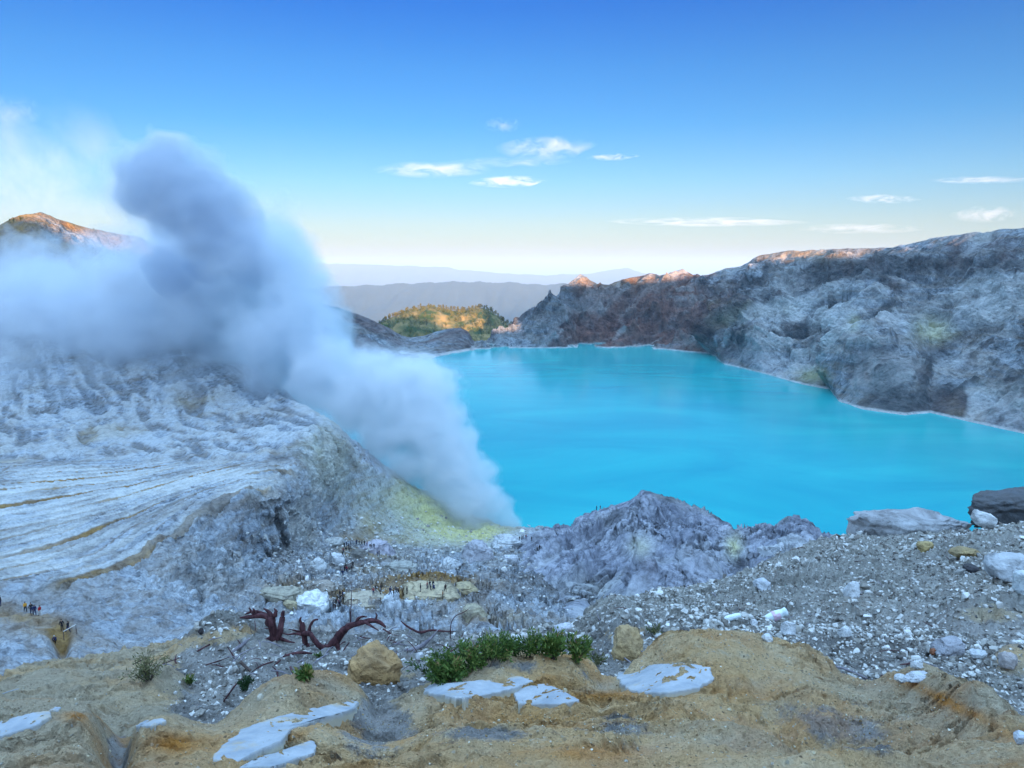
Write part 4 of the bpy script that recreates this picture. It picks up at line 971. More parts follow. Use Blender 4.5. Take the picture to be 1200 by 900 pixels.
for pp, rr in [([wp(318, 724), wp(305, 721), wp(293, 723), wp(281, 724)], radpx(7, 5, 4, 1.2)), ([wp(312, 722, .1), wp(300, 716, .1), wp(294, 717), (wp(287, 720))], radpx(5, 3, 2.5, 1)), ([wp(298, 722), wp(294, 716), wp(292, 712)], radpx(3, 2.2, 1.2)), ([wp(301, 721), wp(298, 715), wp(296, 713)], radpx(2.4, 2, 1)),
               ([wp(318, 722), wp(314, 716), wp(309, 713)], radpx(5, 3, 1.2)), ([wp(322, 722), wp(324, 716), wp(321, 713)], radpx(5, 3, 1)), ([wp(318, 748), wp(308, 752), wp(298, 755)], radpx(5, 2.5, 1)), ([wp(328, 748), wp(338, 752), wp(346, 753)], radpx(4, 2.5, 1))]:
    tubes_obj("root", loc([(pp, rr)]), M['root'], a)
tag(a, "dark red brown dead stump with roots splayed to the left beside the cream ledge", "tree stump")
Yw = hit(375, 762)[0].y; s_ = Yw / F
a = empty("dead_root", wp(380, 762)); base = a.location.copy()
tubes_obj("trunk", loc([([wp(358, 755), wp(356, 745), wp(355, 736), wp(354, 730)], radpx(5, 5.5, 6, 4)), ([wp(355, 742), wp(363, 742, -.1), wp(369, 750, -.1), wp(375, 759, -.1), wp(385, 758), wp(394, 750), wp(399, 742), wp(406, 735), wp(416, 731), wp(425, 729)], radpx(5, 4.5, 4.5, 5, 5.5, 8, 8, 7, 6, 5)),
    ([wp(424, 730), wp(436, 726), wp(445, 729), wp(452, 735)], radpx(5.5, 5, 4, 2))]), M['root'], a)
for pp, rr in [([wp(355, 744), wp(346, 742), wp(337, 744), wp(330, 741)], radpx(3.5, 2.2, 1.6, .7)), ([wp(356, 742, .1), wp(346, 739), wp(338, 737)], radpx(3, 1.8, .7)), ([wp(362, 740), wp(364, 732), wp(368, 726), wp(373, 726)], radpx(3.5, 2.6, 2, 1.6)),
               ([wp(418, 731), wp(419, 725), wp(424, 722), (wp(430, 723))], radpx(4, 3, 2, 1)), ([wp(426, 728), wp(434, 733, -.1), wp(444, 739, -.1)], radpx(3.4, 2.4, 1)), ([wp(360, 755), wp(362, 762), wp(366, 766)], radpx(4, 2.5, 1)), ([wp(394, 752), wp(396, 761), wp(400, 766)], radpx(6, 4, 1.5)), ([wp(354, 733), wp(351, 727), wp(353, 723)], radpx(3, 2.4, 1.4)), ([wp(440, 727), wp(442, 721), wp(440, 718)], radpx(2.6, 1.6, .7))]:
    tubes_obj("root", loc([(pp, rr)]), M['root'], a)
tag(a, "twisted dark red dead root arching over the rubble left of centre", "tree root")
def stick(name, pts, rad, mat, label, cat, Y=None, foot=None):
    global Yw, s_
    Yw = Y or hit(*(foot or pts[0]))[0].y; s_ = Yw / F
    o = tubes_obj(name, [([Vector(wp(*p)) - Vector(wp(*pts[0])) for p in pts], radpx(*rad))], mat); o.location = wp(*pts[0])
    return tag(o, label, cat)
o = stick("dead_sapling", [(411, 734), (411, 715), (412, 700), (411.5, 684)], (1.1, .9, .7, .4), M['root'], "thin bare dead sapling standing upright behind the twisted root", "sapling")
stick("log", [(474, 762), (484, 761), (494, 757), (503, 750), (509, 744), (513, 738)], (1.6, 4, 4.6, 3, 1.8, .8), M['greywood'], "long bluish grey log pointing up to the bush", "log")
stick("log", [(269, 768), (277, 761), (285, 755), (292, 748)], (2, 4, 4, 1.5), M['greywood'], "spindle shaped grey blue log below the cream ledge", "log", foot=(280, 765))
stick("log", [(281, 775), (287, 781), (294, 786)], (3.2, 3, 3), M['twig'], "short brown log end sticking out of the rubble", "log", foot=(290, 788))
stick("branch", [(528, 748), (527.5, 738), (529, 728), (534, 721), (543, 718), (550, 713)], (1.0, .9, .8, .8, .7, .4), M['root'], "thin crooked dark branch rising from the left end of the bush", "branch")
stick("branch", [(470, 728), (478, 735), (492, 742), (505, 738), (520, 740), (532, 740)], (1.0, 2.2, 2.6, 2, 1.4, .6), M['root'], "dark red branch lying over rubble between root and bush", "branch", foot=(490, 745))
stick("branch", [(330, 770), (342, 766), (355, 764), (366, 766)], (1, 3, 3, 1), M['root'], "purple brown branch half buried beneath the twisted root", "branch", foot=(350, 770))
stick("branch", [(921, 722), (920, 714), (923, 706), (928, 702)], (1.4, 1.1, .8, .4), M['twig'], "little dark curved twig standing behind the larger bottle", "branch")
stick("branch", [(918, 724), (935, 722), (955, 719), (975, 717)], (.5, .7, .6, .3), M['greywood'], "thin pale stick lying to the right of the larger bottle", "branch")
stick("branch", [(0, 846), (5, 844), (12, 842)], (.7, .9, .5), M['greywood'], "thin grey stick on brown slope at the left edge", "branch", foot=(8, 812)) if False else None
stick("plank", [(3, 813), (12, 810), (22, 807)], (.9, 1.1, .9), M['crust'], "short white stick lying on the brown slope at the left edge", "stick")

# ---- plastic bottles on the gravel
def bottle_mat(name, col, rough=.25):
    t = NT(name); n = t.noise(30, 4, .5)
    return t.bsdf(t.mix(n, col, tuple(min(1, c * 1.15) for c in col)), rough, t.bump(n, .01), .5)
M['plastic'] = bottle_mat("cloudy_plastic", (.62, .70, .74)); M['cap'] = bottle_mat("blue_plastic", (.05, .42, .55)); M['label'] = bottle_mat("pink_label", (.62, .42, .52), .5)
def lathe(prof, n=20, dent=0.0, seed=0):
    prof = np.array(prof, float); th = np.linspace(0, 2 * math.pi, n, endpoint=False)
    V = np.stack([prof[:, None, 0] + 0 * th, prof[:, None, 1] * np.cos(th), prof[:, None, 1] * np.sin(th)], -1)
    if dent: V[..., 1:] *= (1 + dent * fbm(V * 14 + seed, 3))[..., None]
    m = len(prof); a = np.arange(n); b = (a + 1) % n
    return V.reshape(-1, 3), np.concatenate([np.stack([i * n + a, (i + 1) * n + a, (i + 1) * n + b, i * n + b], 1) for i in range(m - 1)])
def bottle(px, py, Lpx, ang, label, dent, lab=False):
    h, nrm, _ = hit(px, py); s = Lpx * h.y / F / .30
    a = empty("plastic_bottle", (h.x, h.y, h.z + .05 * s)); a.rotation_euler = (0, -ang, .25); a.scale = (s, s, s)
    v, f = lathe([(-.15, .001), (-.15, .036), (-.142, .044), (-.11, .046), (-.10, .043), (-.07, .046), (-.02, .046), (-.01, .042), (.03, .046), (.07, .045), (.10, .034), (.12, .018), (.135, .015), (.135, .001)], dent=dent, seed=px)
    mesh_obj("bottle_body", v, f, M['plastic'], a)
    v, f = lathe([(.133, .001), (.133, .019), (.152, .019), (.155, .016), (.155, .001)]); mesh_obj("cap", v, f, M['cap'], a)
    if lab:
        v, f = lathe([(-.06, .0475), (-.05, .0485), (.01, .0485), (.02, .0475)], dent=dent, seed=px); mesh_obj("label_band", v, f, M['label'], a)
    tag(a, label, "bottle"); return a
b1 = bottle(857, 727, 24, math.radians(188), "small clear blue tinted plastic bottle lying on gravel, left of the bigger one", .2)
b2 = bottle(907, 727, 34, math.radians(196), "larger crushed plastic bottle with pinkish band beside a dark twig", .35, True)
b2.rotation_euler = (0, math.radians(160), .1); b1.rotation_euler = (0, math.radians(172), .2)

# ---- plants
def leaf_mat(name, stops):
    t = NT(name); c = t.ramp(t.attr("tone"), stops)
    b = t.n("ShaderNodeBsdfPrincipled", {"Base Color": c, "Roughness": .55, "Specular IOR Level": .3})
    tr = t.n("ShaderNodeBsdfTranslucent", {"Color": c}); mx = t.n("ShaderNodeMixShader", {0: .25, 1: b.outputs[0], 2: tr.outputs[0]})
    t.t.links.new(mx.outputs[0], t.out.inputs["Surface"]); return t.m
M['leaf'] = leaf_mat("shrub_leaf", [(0, (.02, .05, .015)), (.4, (.05, .10, .02)), (.75, (.12, .19, .04)), (.92, (.26, .29, .08)), (1, (.26, .16, .07))])
M['leafdull'] = leaf_mat("dull_leaf", [(0, (.03, .05, .02)), (.6, (.10, .12, .05)), (1, (.22, .2, .10))])
def shrub(name, feet, hpx, label, nst, nleaf, leaf=.035, mat=None, seed=0, cat="shrub", spread=.5):
    """feet: list of (px, py) ground points"""
    r = np.random.default_rng(seed); F0 = [hit(*f)[0] for f in feet]; c = sum(F0, Vector()) / len(F0)
    a = empty(name, c); H = hpx * c.y / F; stems = []; V, Q, T = [], [], []; off = 0
    tips = []
    for i in range(nst):
        k = r.random() * (len(F0) - 1) * (nst > 20); j = int(k); b = np.array(F0[j].lerp(F0[min(j + 1, len(F0) - 1)], k - j) - c) + r.normal(size=3) * H * (.12 if nst > 20 else .006) * np.array([1, 1, 0])
        d = np.array([r.normal() * spread, r.normal() * spread, 1]); d /= np.linalg.norm(d); L = H * r.uniform(.6, 1.1)
        m = b + d * L * .5 + r.normal(size=3) * H * .06; e = b + d * L * np.array([1, 1, .95]) + r.normal(size=3) * H * .08
        stems.append(([b - np.array([0, 0, .04]), m, e], [H * .018, H * .012, H * .004])); tips += [(m, e)]
    per = nleaf // nst
    for (m, e) in tips:
        st = r.random()
        for _ in range(per):
            q = m + (e - m) * r.uniform(-.5, 1.05) + r.normal(size=3) * H * .075
            d = (e - m) / (np.linalg.norm(e - m) + 1e-6) + r.normal(size=3) * .7; d /= np.linalg.norm(d)
            w = np.cross(d, r.normal(size=3)); w /= np.linalg.norm(w) + 1e-6
            l = leaf * r.uniform(.6, 1.2); w *= l * .17; nn = np.cross(d, w) * .25
            V += [q, q + d * l * .5 + w + nn, q + d * l, q + d * l * .5 - w + nn]; Q.append([off, off + 1, off + 2, off + 3]); off += 4
            T += [np.clip(st * .45 + r.random() * .4 + .25 * ((q[2] / H)), 0, 1)] * 4
    tubes_obj("stems", stems, M['twig'], a)
    mesh_obj("foliage", np.array(V), np.array(Q), mat or M['leaf'], a, smooth=False, attrs=dict(tone=T))
    return tag(a, label, cat)
shrub("green_shrub", [(512, 800), (530, 792), (550, 784), (580, 776), (610, 772), (640, 768)], 33, "wide dense green shrub with narrow leaves behind the white slab", 90, 7000, .032, seed=3)
shrub("green_shrub", [(515, 803), (530, 800)], 26, "low left lobe of green growth at the foot of the wide shrub", 22, 1500, .04, seed=4)
shrub("green_sprig", [(648, 772), (656, 770)], 34, "upright green sprigs just right of the wide shrub", 16, 800, .045, seed=5, cat="plant", spread=.25)
shrub("green_sprig", [(676, 776), (686, 774)], 34, "sparse green sprigs among pale stones by the ochre hump", 12, 520, .045, seed=6, cat="plant", spread=.35)
shrub("small_shrub", [(175, 796), (190, 790), (205, 784)], 30, "dull olive shrub with bare twigs by the brown bank at left", 20, 900, .035, M['leafdull'], seed=7)
shrub("small_plant", [(288, 806), (300, 804), (312, 808)], 16, "small dark green plant beside white stones near the ochre mound", 14, 420, .04, seed=8, cat="plant")
shrub("small_plant", [(222, 802), (238, 801)], 12, "low green tuft in grey rubble right of the dull olive shrub", 10, 260, .035, seed=9, cat="plant")
shrub("small_plant", [(361, 796), (365, 790)], 18, "narrow green plant growing under the twisted dead root", 10, 300, .04, seed=10, cat="plant")
shrub("small_plant", [(374, 772), (379, 770)], 9, "tiny green tuft against the bend of the twisted root", 6, 120, .035, seed=11, cat="plant")
shrub("small_plant", [(766, 744), (776, 742)], 13, "small dark tuft of leaves right of the ochre hump", 10, 220, .04, M['leafdull'], seed=12, cat="plant")
shrub("small_plant", [(700, 780), (712, 776)], 14, "dull green tuft in the hollow left of the ochre hump", 10, 200, .04, M['leafdull'], seed=13, cat="plant")

def add_litter():
    r = np.random.default_rng(91)
    def reg(px, py): return blob(px, py, 330, 770, 90, 22) + blob(px, py, 470, 755, 60, 18) + .6 * blob(px, py, 250, 790, 60, 20) + .15 * (px > 700) * (px < 1150)
    pts, idx = sample_grid(RUBBLE, 240, reg, seed=92)
    L = []
    for p in pts:
        l = r.uniform(.06, .38); a = r.uniform(0, 6.28); d = np.array([math.cos(a), math.sin(a), r.normal() * .25]) * l; q = p + np.array([0, 0, .03]); k = r.uniform(.003, .011)
        L.append(([q - d * .5, q + r.normal(size=3) * l * .08 + np.array([0, 0, .02]), q + d * .5], [k, k, k * .4]))
    tag(tubes_obj("twig_litter", L[:120], M['greywood']), kind="stuff"); tag(tubes_obj("bark_litter", L[120:], M['root']), kind="stuff")
add_litter()
# ---- people
def skin(name, J, E, R, mat, parent=None, sub=1, root=0):
    me = bpy.data.meshes.new(name); me.from_pydata([Vector(j) for j in J], E, []); o = bpy.data.objects.new(name, me); col_link(o)
    md = o.modifiers.new("s", 'SKIN'); md.use_smooth_shade = True
    sv = me.skin_vertices[0].data
    for i, r in enumerate(R): sv[i].radius = (r, r) if not isinstance(r, tuple) else r; sv[i].use_root = (i == root)
    o.modifiers.new("u", 'SUBSURF').levels = sub
    m2 = bpy.data.meshes.new_from_object(o.evaluated_get(bpy.context.evaluated_depsgraph_get())); m2.name = name
    bpy.data.objects.remove(o)
    m2.materials.clear(); m2.materials.append(mat); o = bpy.data.objects.new(name, m2); col_link(o); o.parent = parent
    return o
def ocol(name, rough=.8):
    t = NT(name); oi = t.n("ShaderNodeObjectInfo"); n = t.noise(25, 4, .6)
    return t.bsdf(t.mix(t.ramp(n, [(.35, .35), (.6, 0.0)]), oi.outputs["Color"], t.mix(.5, oi.outputs["Color"], (.01, .01, .01))), rough, t.bump(n, .01), .2)
M['cloth'] = ocol("cloth"); M['skin'] = simple_mat("skin", (.26, .14, .09), (.34, .19, .12), bump=0, rough=.6); M['hair'] = simple_mat("dark_hair", (.012, .01, .01), (.03, .025, .02), 30)
def person_proto(pose):
    a = empty("person", (0, 0, 0))
    if pose == 'stand': kl, kr, fl, fr, hp, ch, hd, el, er, hl, hr = (.10, 0, .48), (-.10, .01, .48), (.11, .02, .05), (-.12, .0, .05), (0, 0, .90), (0, .01, 1.33), (0, -.01, 1.56), (.27, .02, 1.10), (-.27, .02, 1.10), (.28, -.10, .88), (-.29, -.06, .86)
    elif pose == 'walk': kl, kr, fl, fr, hp, ch, hd, el, er, hl, hr = (.09, -.16, .50), (-.09, .08, .48), (.09, -.22, .06), (-.10, .34, .12), (0, 0, .88), (0, -.06, 1.30), (0, -.12, 1.52), (.25, .14, 1.08), (-.26, -.16, 1.08), (.24, .06, .86), (-.24, -.34, .98)
    else: kl, kr, fl, fr, hp, ch, hd, el, er, hl, hr = (.14, -.38, .50), (-.14, -.36, .48), (.13, -.30, .05), (-.14, -.28, .05), (0, .02, .36), (0, -.14, .76), (0, -.24, .98), (.25, -.26, .62), (-.25, -.26, .62), (.10, -.44, .56), (-.10, -.44, .56)
    hp, ch, hd = map(np.array, (hp, ch, hd)); sh = ch + np.array([0, 0, .07])
    J = [hp, (hp + ch) / 2, ch, sh + [0, 0, .09], hd, hd + [0, -.01, .10], sh + [.17, 0, -.02], el, hl, np.array(hl) + [0, -.02, -.09], sh + [-.17, 0, -.02], er, hr, np.array(hr) + [0, -.02, -.09],
         hp + [.09, 0, -.04], kl, fl, np.array(fl) + [0, -.17, -.02], hp + [-.09, 0, -.04], kr, fr, np.array(fr) + [0, -.17, -.02]]
    E = [(0, 1), (1, 2), (2, 3), (3, 4), (4, 5), (2, 6), (6, 7), (7, 8), (8, 9), (2, 10), (10, 11), (11, 12), (12, 13), (0, 14), (14, 15), (15, 16), (16, 17), (0, 18), (18, 19), (19, 20), (20, 21)]
    R = [.12, .11, .12, .05, .085, .07, .055, .04, .028, .03, .055, .04, .028, .03, .08, .055, .035, .03, .08, .055, .035, .03]
    skin("body", J, E, R, M['skin'], a)
    Jj = [J[0], J[1], J[2], J[3] - np.array([0, 0, .02]), J[6], J[7], J[8], J[10], J[11], J[12]]
    skin("jacket", Jj, [(0, 1), (1, 2), (2, 3), (2, 4), (4, 5), (5, 6), (2, 7), (7, 8), (8, 9)], [.155, .15, .155, .075, .08, .062, .045, .08, .062, .045], M['cloth'], a)
    Jt = [J[0], J[14], J[15], J[16], J[18], J[19], J[20]]
    skin("trousers", Jt, [(0, 1), (1, 2), (2, 3), (0, 4), (4, 5), (5, 6)], [.135, .10, .075, .055, .10, .075, .055], M['cloth'], a)
    for q in (J[17], J[21]):
        c = np.array(q) + [0, .07, .0]; v = _I4[0] * np.array([.05, .14, .05]) + c; v[:, 2] = np.maximum(v[:, 2], c[2] - .035); mesh_obj("shoe", v, _I4[1], M['hair'], a)
    hc = (np.array(J[4]) + np.array(J[5])) / 2 + [0, .015, .035]; v = _I4[0] * np.array([.092, .10, .10]); v[:, 2] = np.where((v[:, 2] < .01) & (v[:, 1] < .02), .012, v[:, 2]); mesh_obj("hair", v + hc, _I4[1], M['hair'], a)
    # face: nose, eyes
    fc = np.array(J[4]) + [0, -.085, .02]
    v = np.concatenate([_I4[0] * .009 + fc + [.03, 0, .025], _I4[0] * .009 + fc + [-.03, 0, .025]]); mesh_obj("eyes", v, np.concatenate([_I4[1], _I4[1] + len(_I4[0])]), M['hair'], a)
    return a
PROTO = {k: person_proto(k) for k in ('stand', 'walk', 'crouch')}
used = set()
def person(px, py, jack, trou, label, group=None, pose='stand', rz=None, sc=1.0, hat=None):
    h = hit(px, py)[0]
    if pose in used: a = copy_tree(PROTO[pose])
    else: a = PROTO[pose]; used.add(pose)
    a.location = h; a.rotation_euler = (0, 0, random.uniform(-3, 3) if rz is None else rz); a.scale = (sc,) * 3
    for ch in a.children:
        if ch.name.startswith('jacket'): ch.color = (*jack, 1)
        if ch.name.startswith('trousers'): ch.color = (*trou, 1)
        if hat and ch.name.startswith('hair'): ch.data = ch.data.copy(); ch.data.materials[0] = M['cloth']; ch.color = (*hat, 1)
    tag(a, label, "person", group); return a
BK = (.015, .015, .02); NV = (.015, .025, .09); GY = (.12, .12, .13); RD = (.42, .03, .03); WT = (.55, .55, .55); DB = (.05, .03, .03)
person(1, 710, BK, NV, "person in black clothes at the very left edge of the path")
person(30, 717, (.75, .36, .04), BK, "person in orange yellow jacket and dark trousers on the left path", pose='walk', rz=.9)
person(37, 719, BK, NV, "person in black jacket between the yellow and red jackets", rz=1.0)
person(41, 721, NV, NV, "person in dark blue jacket and trousers close behind the red jacket", pose='walk', rz=.8)
person(47, 722, RD, WT, "person in red jacket and pale trousers on the left path", pose='walk', rz=1.1)
person(73, 739, BK, BK, "person all in black standing higher of the pair by the handrail", rz=.4)
person(80, 741, BK, NV, "person in dark clothes leaning down right beside the handrail", pose='walk', rz=1.4)
person(65, 753, NV, BK, "person with pale hat crouching at the cut below the path", pose='crouch', rz=.2, hat=WT)
cl = [
 ("upper crowd under the cliff scar", [(404, 641), (407, 640), (409, 643), (411, 640), (406, 645), (403, 648), (409, 648), (412, 643), (401, 652)], "hiker in dark clothes in the upper crowd under the dark cliff scar"),
 ("line of hikers right of the upper crowd", [(418, 638), (421, 639), (424, 638.5), (427, 639.5), (430, 640), (433, 640.5), (436, 641.5), (439, 643)], "hiker in the queue filing right from the upper crowd"),
 ("pair right of the upper crowd", [(442, 652), (444, 650)], "hiker of the pair standing apart right of the upper crowd"),
 ("middle crowd on the crater floor", [(401, 672), (404, 670), (407, 671), (405, 667), (409, 668), (413, 665), (402, 675), (412, 669)], "hiker in dark clothes in the middle crowd among white blocks"),
 ("lower crowd above the dead roots", [(391, 712), (394, 710), (397, 708), (400, 705), (396, 703), (398, 700), (402, 701), (393, 714), (399, 711), (403, 707)], "hiker in dark clothes in the lower crowd above the dead roots"),
 ("hikers left of the yellow ledge", [(438, 697), (441, 695), (445, 696), (447, 693), (458, 697), (461, 699), (464, 696), (467, 695)], "hiker left of the yellow ledge among white rubble"),
 ("group on the yellow ledge", [(501, 690), (503, 688), (505, 691), (507, 688), (509, 691)], "hiker in the tight group on top of the yellow ledge"),
 ("hikers beside the steaming vent", [(608.5, 633), (611, 632.5), (613, 632), (616, 631.5), (622.5, 633.5)], "hiker standing just right of the steaming vent by the shore"),
 ("two hikers on the slope right of the vent", [(629, 645), (632, 644.5)], "hiker of the pair on the pale slope right of the vent"),
 ("hikers on top of the grey ridge", [(699, 598), (703, 597)], "tiny hiker on the skyline of the grey rock ridge"),
]
cols_ = [BK, NV, DB, GY, BK, (.25, .03, .04), BK, (.30, .29, .30)]
k = 0
for g, pts, lb in cl:
    for (x, y) in [(x + random.uniform(-.7, .7), y + random.uniform(-.6, .6)) for x, y in pts]:
        person(x, y, cols_[k % 8], [BK, NV, GY, BK][k % 4], lb, g, pose=('stand', 'walk', 'stand', 'walk', 'crouch')[k % 5] if k % 3 else 'stand', sc=random.uniform(.9, 1.05)); k += 1
person(477, 696, BK, BK, "single hiker between the left hikers and the yellow ledge")
person(493, 693, BK, GY, "single hiker standing at the left end of the yellow ledge")
person(522, 693, DB, BK, "single hiker at the right end of the yellow ledge", pose='walk')
person(519, 701, (.3, .12, .05), BK, "single hiker in rusty jacket below the front edge of the yellow ledge")
# handrail by the path
h = hit(80, 748)[0]; g = empty("handrail", h)
mesh = []
P1, P2 = np.array([-.6, 0, 1.0]), np.array([.9, .5, 1.75])
M['rail'] = simple_mat("white_rail_paint", (.6, .6, .58), (.75, .75, .74), 10, .002)
tubes_obj("rail", [([P1, (P1 + P2) / 2, P2], [.05, .05, .05])], M['rail'], g)
for q in (P1, P2): tubes_obj("post", [([np.array([q[0], q[1], -.6]), np.array([q[0], q[1], .3]), q], [.05, .05, .05])], M['twig'], g)
tag(g, "slanting white handrail beside the two people dressed in black", "handrail")

# ---- trees beyond the lake
M['pine'] = leaf_mat("far_tree_leaf", [(0, (.03, .05, .02)), (.4, (.10, .12, .03)), (1, (.32, .25, .06))])
def tree_proto(seed, H, W_, n=260):
    r = np.random.default_rng(seed); a = empty("casuarina_tree", (0, 0, 0))
    tubes_obj("trunk", [([(0, 0, -1), (r.normal() * .2, 0, H * .5), (r.normal() * .4, 0, H * .95)], [H * .025, H * .018, H * .004])], M['twig'], a)
    V, Q, T = [], [], []; off = 0
    cl = [(np.array([r.normal() * W_ * .3 * (1 - .6 * z), r.normal() * W_ * .3 * (1 - .6 * z), H * (.28 + .7 * z)]), W_ * (.42 - .28 * z)) for z in np.sort(r.random(11))]
    for i in range(n):
        c, R = cl[r.integers(11)]; d = r.normal(size=3); d /= np.linalg.norm(d); q = c + d * R * r.uniform(.4, 1)
        u = r.normal(size=3); u /= np.linalg.norm(u); v = np.cross(u, r.normal(size=3)); v /= np.linalg.norm(v); s = H * .05 * r.uniform(.6, 1.4)
        V += [q - u * s, q + v * s * .6, q + u * s, q - v * s * .6]; Q.append([off, off + 1, off + 2, off + 3]); off += 4; T += [r.random()] * 4
    mesh_obj("crown", np.array(V), np.array(Q), M['pine'], a, smooth=False, attrs=dict(tone=T)); return a
TP = [tree_proto(i, 8 + 1.5 * i, 4.6 - .4 * i) for i in range(3)]
def plant_trees():
    r = np.random.default_rng(77); first = [True] * 3
    def put(p, lb, gr, sc):
        k = r.integers(3)
        a = TP[k] if first[k] else copy_tree(TP[k]); first[k] = False
        a.location = p; a.rotation_euler = (0, 0, r.uniform(0, 6)); a.scale = (sc,) * 3
        tag(a, lb, "tree", gr)
    R, C = FP.shape[:2]; nr = R - 6
    px, py = PX(FP)
    for i in range(150):
        j = r.integers(int(C * .1), int(C * .83)); row = nr - 1 - int(abs(r.normal()) * 4)
        put(FP[row, j], "slender dark tree on the crest of the forested hill beyond the lake", "trees along the forested hilltop", r.uniform(.55, 1.1))
    for i in range(95):
        j = r.integers(int(C * .08), int(C * .8)); row = r.integers(int(nr * .45), nr - 6)
        put(FP[row, j], "bushy tree standing on the face of the forested hill beyond the lake", "trees on the slope of the forested hill", r.uniform(.5, 1.0))
    for (x, y) in [(12, 259), (16, 258), (24, 256), (31, 254), (110, 269), (118, 271), (150, 278), (172, 287)]:
        h = hit(x, y + 3)[0]
        put(h, "tiny tree on the skyline of the left rim beside the smoke", "trees on the left rim skyline", r.uniform(.4, .6))
    # the wood itself, one mass
    V, Q, T = [], [], []; off = 0
    w = (px > 425) & (px < 640)
    idx = np.argwhere(w[:nr]); idx = idx[r.integers(len(idx), size=2600)]
    for (i, j) in idx:
        c = FP[i, j]; H = r.uniform(3, 6); tn = r.random()
        if fbm(c[None] / 60, 3)[0] + r.normal() * .12 > .12: continue
        for _ in range(26):
            q = c + np.array([r.normal() * H * .22, r.normal() * H * .22, H * r.uniform(.1, 1)])
            u = r.normal(size=3); u /= np.linalg.norm(u); v = np.cross(u, r.normal(size=3)); v /= np.linalg.norm(v); s = H * .13
            V += [q - u * s, q + v * s * .7, q + u * s, q - v * s * .7]; Q.append([off, off + 1, off + 2, off + 3]); off += 4; T += [np.clip(tn * .7 + r.random() * .3, 0, 1)] * 4
    tag(mesh_obj("woodland", np.array(V), np.array(Q), M['pine'], smooth=False, attrs=dict(tone=T)), kind="stuff")
plant_trees()

# ---- thin high clouds
def cloud(px, py, wpx, hpx, ang, dens, label, seed, Y=30000.0, cat="cloud", warp=1.0, group=None):
    c = W(px, py, Y); w = wpx * Y / F / 2; h = hpx * Y / F / 2
    V, Fc = _I5
    v = V.copy(); v[:, 2] += .55 * fbm(V * np.array([2.2, 1, 1]) + seed, 4) * np.sqrt(np.clip(1 - V[:, 0] ** 2, 0, 1)) * .8
    v = v * np.array([w, w * .35, h]); ca, sa = math.cos(ang), math.sin(ang)
    v = v @ np.array([[ca, 0, -sa], [0, 1, 0], [sa, 0, ca]])
    m = bpy.data.materials.new("cloud_vapour"); m.use_nodes = True; nt = m.node_tree; nt.nodes.clear(); N = nt.nodes.new
    out = N("ShaderNodeOutputMaterial"); pv = N("ShaderNodeVolumePrincipled"); tc = N("ShaderNodeTexCoord"); mp = N("ShaderNodeMapping"); nz = N("ShaderNodeTexNoise"); mr = N("ShaderNodeMapRange"); ln = N("ShaderNodeVectorMath"); fall = N("ShaderNodeMapRange"); mu = N("ShaderNodeMath")
    ln.operation = 'LENGTH'; mu.operation = 'MULTIPLY'
    mp.inputs["Scale"].default_value = (2.2 / w, 2.0 / w, .9 / h); mp.inputs["Location"].default_value = (seed, 0, 0); mp.inputs["Rotation"].default_value = (0, -.25, 0)
    mp2 = N("ShaderNodeMapping"); mp2.inputs["Scale"].default_value = (1 / w, 1 / (w * .35), 1 / h)
    nz.inputs["Scale"].default_value = 1.3; nz.inputs["Detail"].default_value = 6; nz.inputs["Roughness"].default_value = .6; nz.inputs["Distortion"].default_value = warp
    L = nt.links.new
    L(tc.outputs["Object"], mp.inputs[0]); L(mp.outputs[0], nz.inputs["Vector"]); L(nz.outputs["Fac"], mr.inputs["Value"])
    mr.inputs["From Min"].default_value = .44; mr.inputs["From Max"].default_value = .74; mr.inputs["To Max"].default_value = dens / h
    L(tc.outputs["Object"], mp2.inputs[0]); L(mp2.outputs[0], ln.inputs[0]); L(ln.outputs["Value"], fall.inputs["Value"])
    fall.inputs["From Min"].default_value = .95; fall.inputs["From Max"].default_value = .3
    L(mr.outputs[0], mu.inputs[0]); L(fall.outputs[0], mu.inputs[1]); L(mu.outputs[0], pv.inputs["Density"]); pv.inputs["Color"].default_value = (.96, .97, 1, 1)
    L(pv.outputs[0], out.inputs["Volume"])
    o = mesh_obj("cirrus_cloud", v, Fc, m); o.location = c
    return tag(o, label, cat, group)
CD = .17
cloud(640, 173, 130, 30, -.13, 3.2 * CD, "brightest feathery white cloud streak high over the lake", 1)
cloud(508, 199, 150, 20, -.02, 2.6 * CD, "long thin white cloud left of the short sharp one", 2)
cloud(598, 213, 110, 15, -.10, 4.5 * CD, "short sharp white cloud lowest of the middle group", 3)
cloud(589, 146, 50, 20, -.15, 1.8 * CD, "faint small wisp above the brightest cloud streak", 4)
cloud(718, 184, 75, 9, -.12, 1.6 * CD, "faint thin tail of cloud right of the brightest streak", 5)
cloud(600, 190, 180, 12, -.05, .5 * CD, "barely visible veil between the two long cloud streaks", 15)
cloud(1155, 251, 90, 22, -.1, 2.6 * CD, "small warm white cloud above the right crater rim", 6)
cloud(1035, 233, 100, 12, .08, 1.6 * CD, "pair of small white cloud dashes above the right wall", 7)
cloud(830, 260, 260, 12, .03, 1.0 * CD, "long greyish streak of cloud low over the far crater wall", 8)
cloud(1150, 211, 130, 9, .0, .9 * CD, "very faint high streak near the right edge of the sky", 9)
cloud(1010, 268, 160, 14, .0, 1.0 * CD, "thin pale cloud band low behind the right wall", 10)
cloud(10, 130, 90, 40, .0, 1.6 * CD, "soft white cloud patch at the left edge of the sky", 11)
cloud(40, 205, 330, 190, .1, .85, "soft bright bank of sunlit vapour behind the left rim", 21, Y=1120.0, cat="smoke", warp=.3)
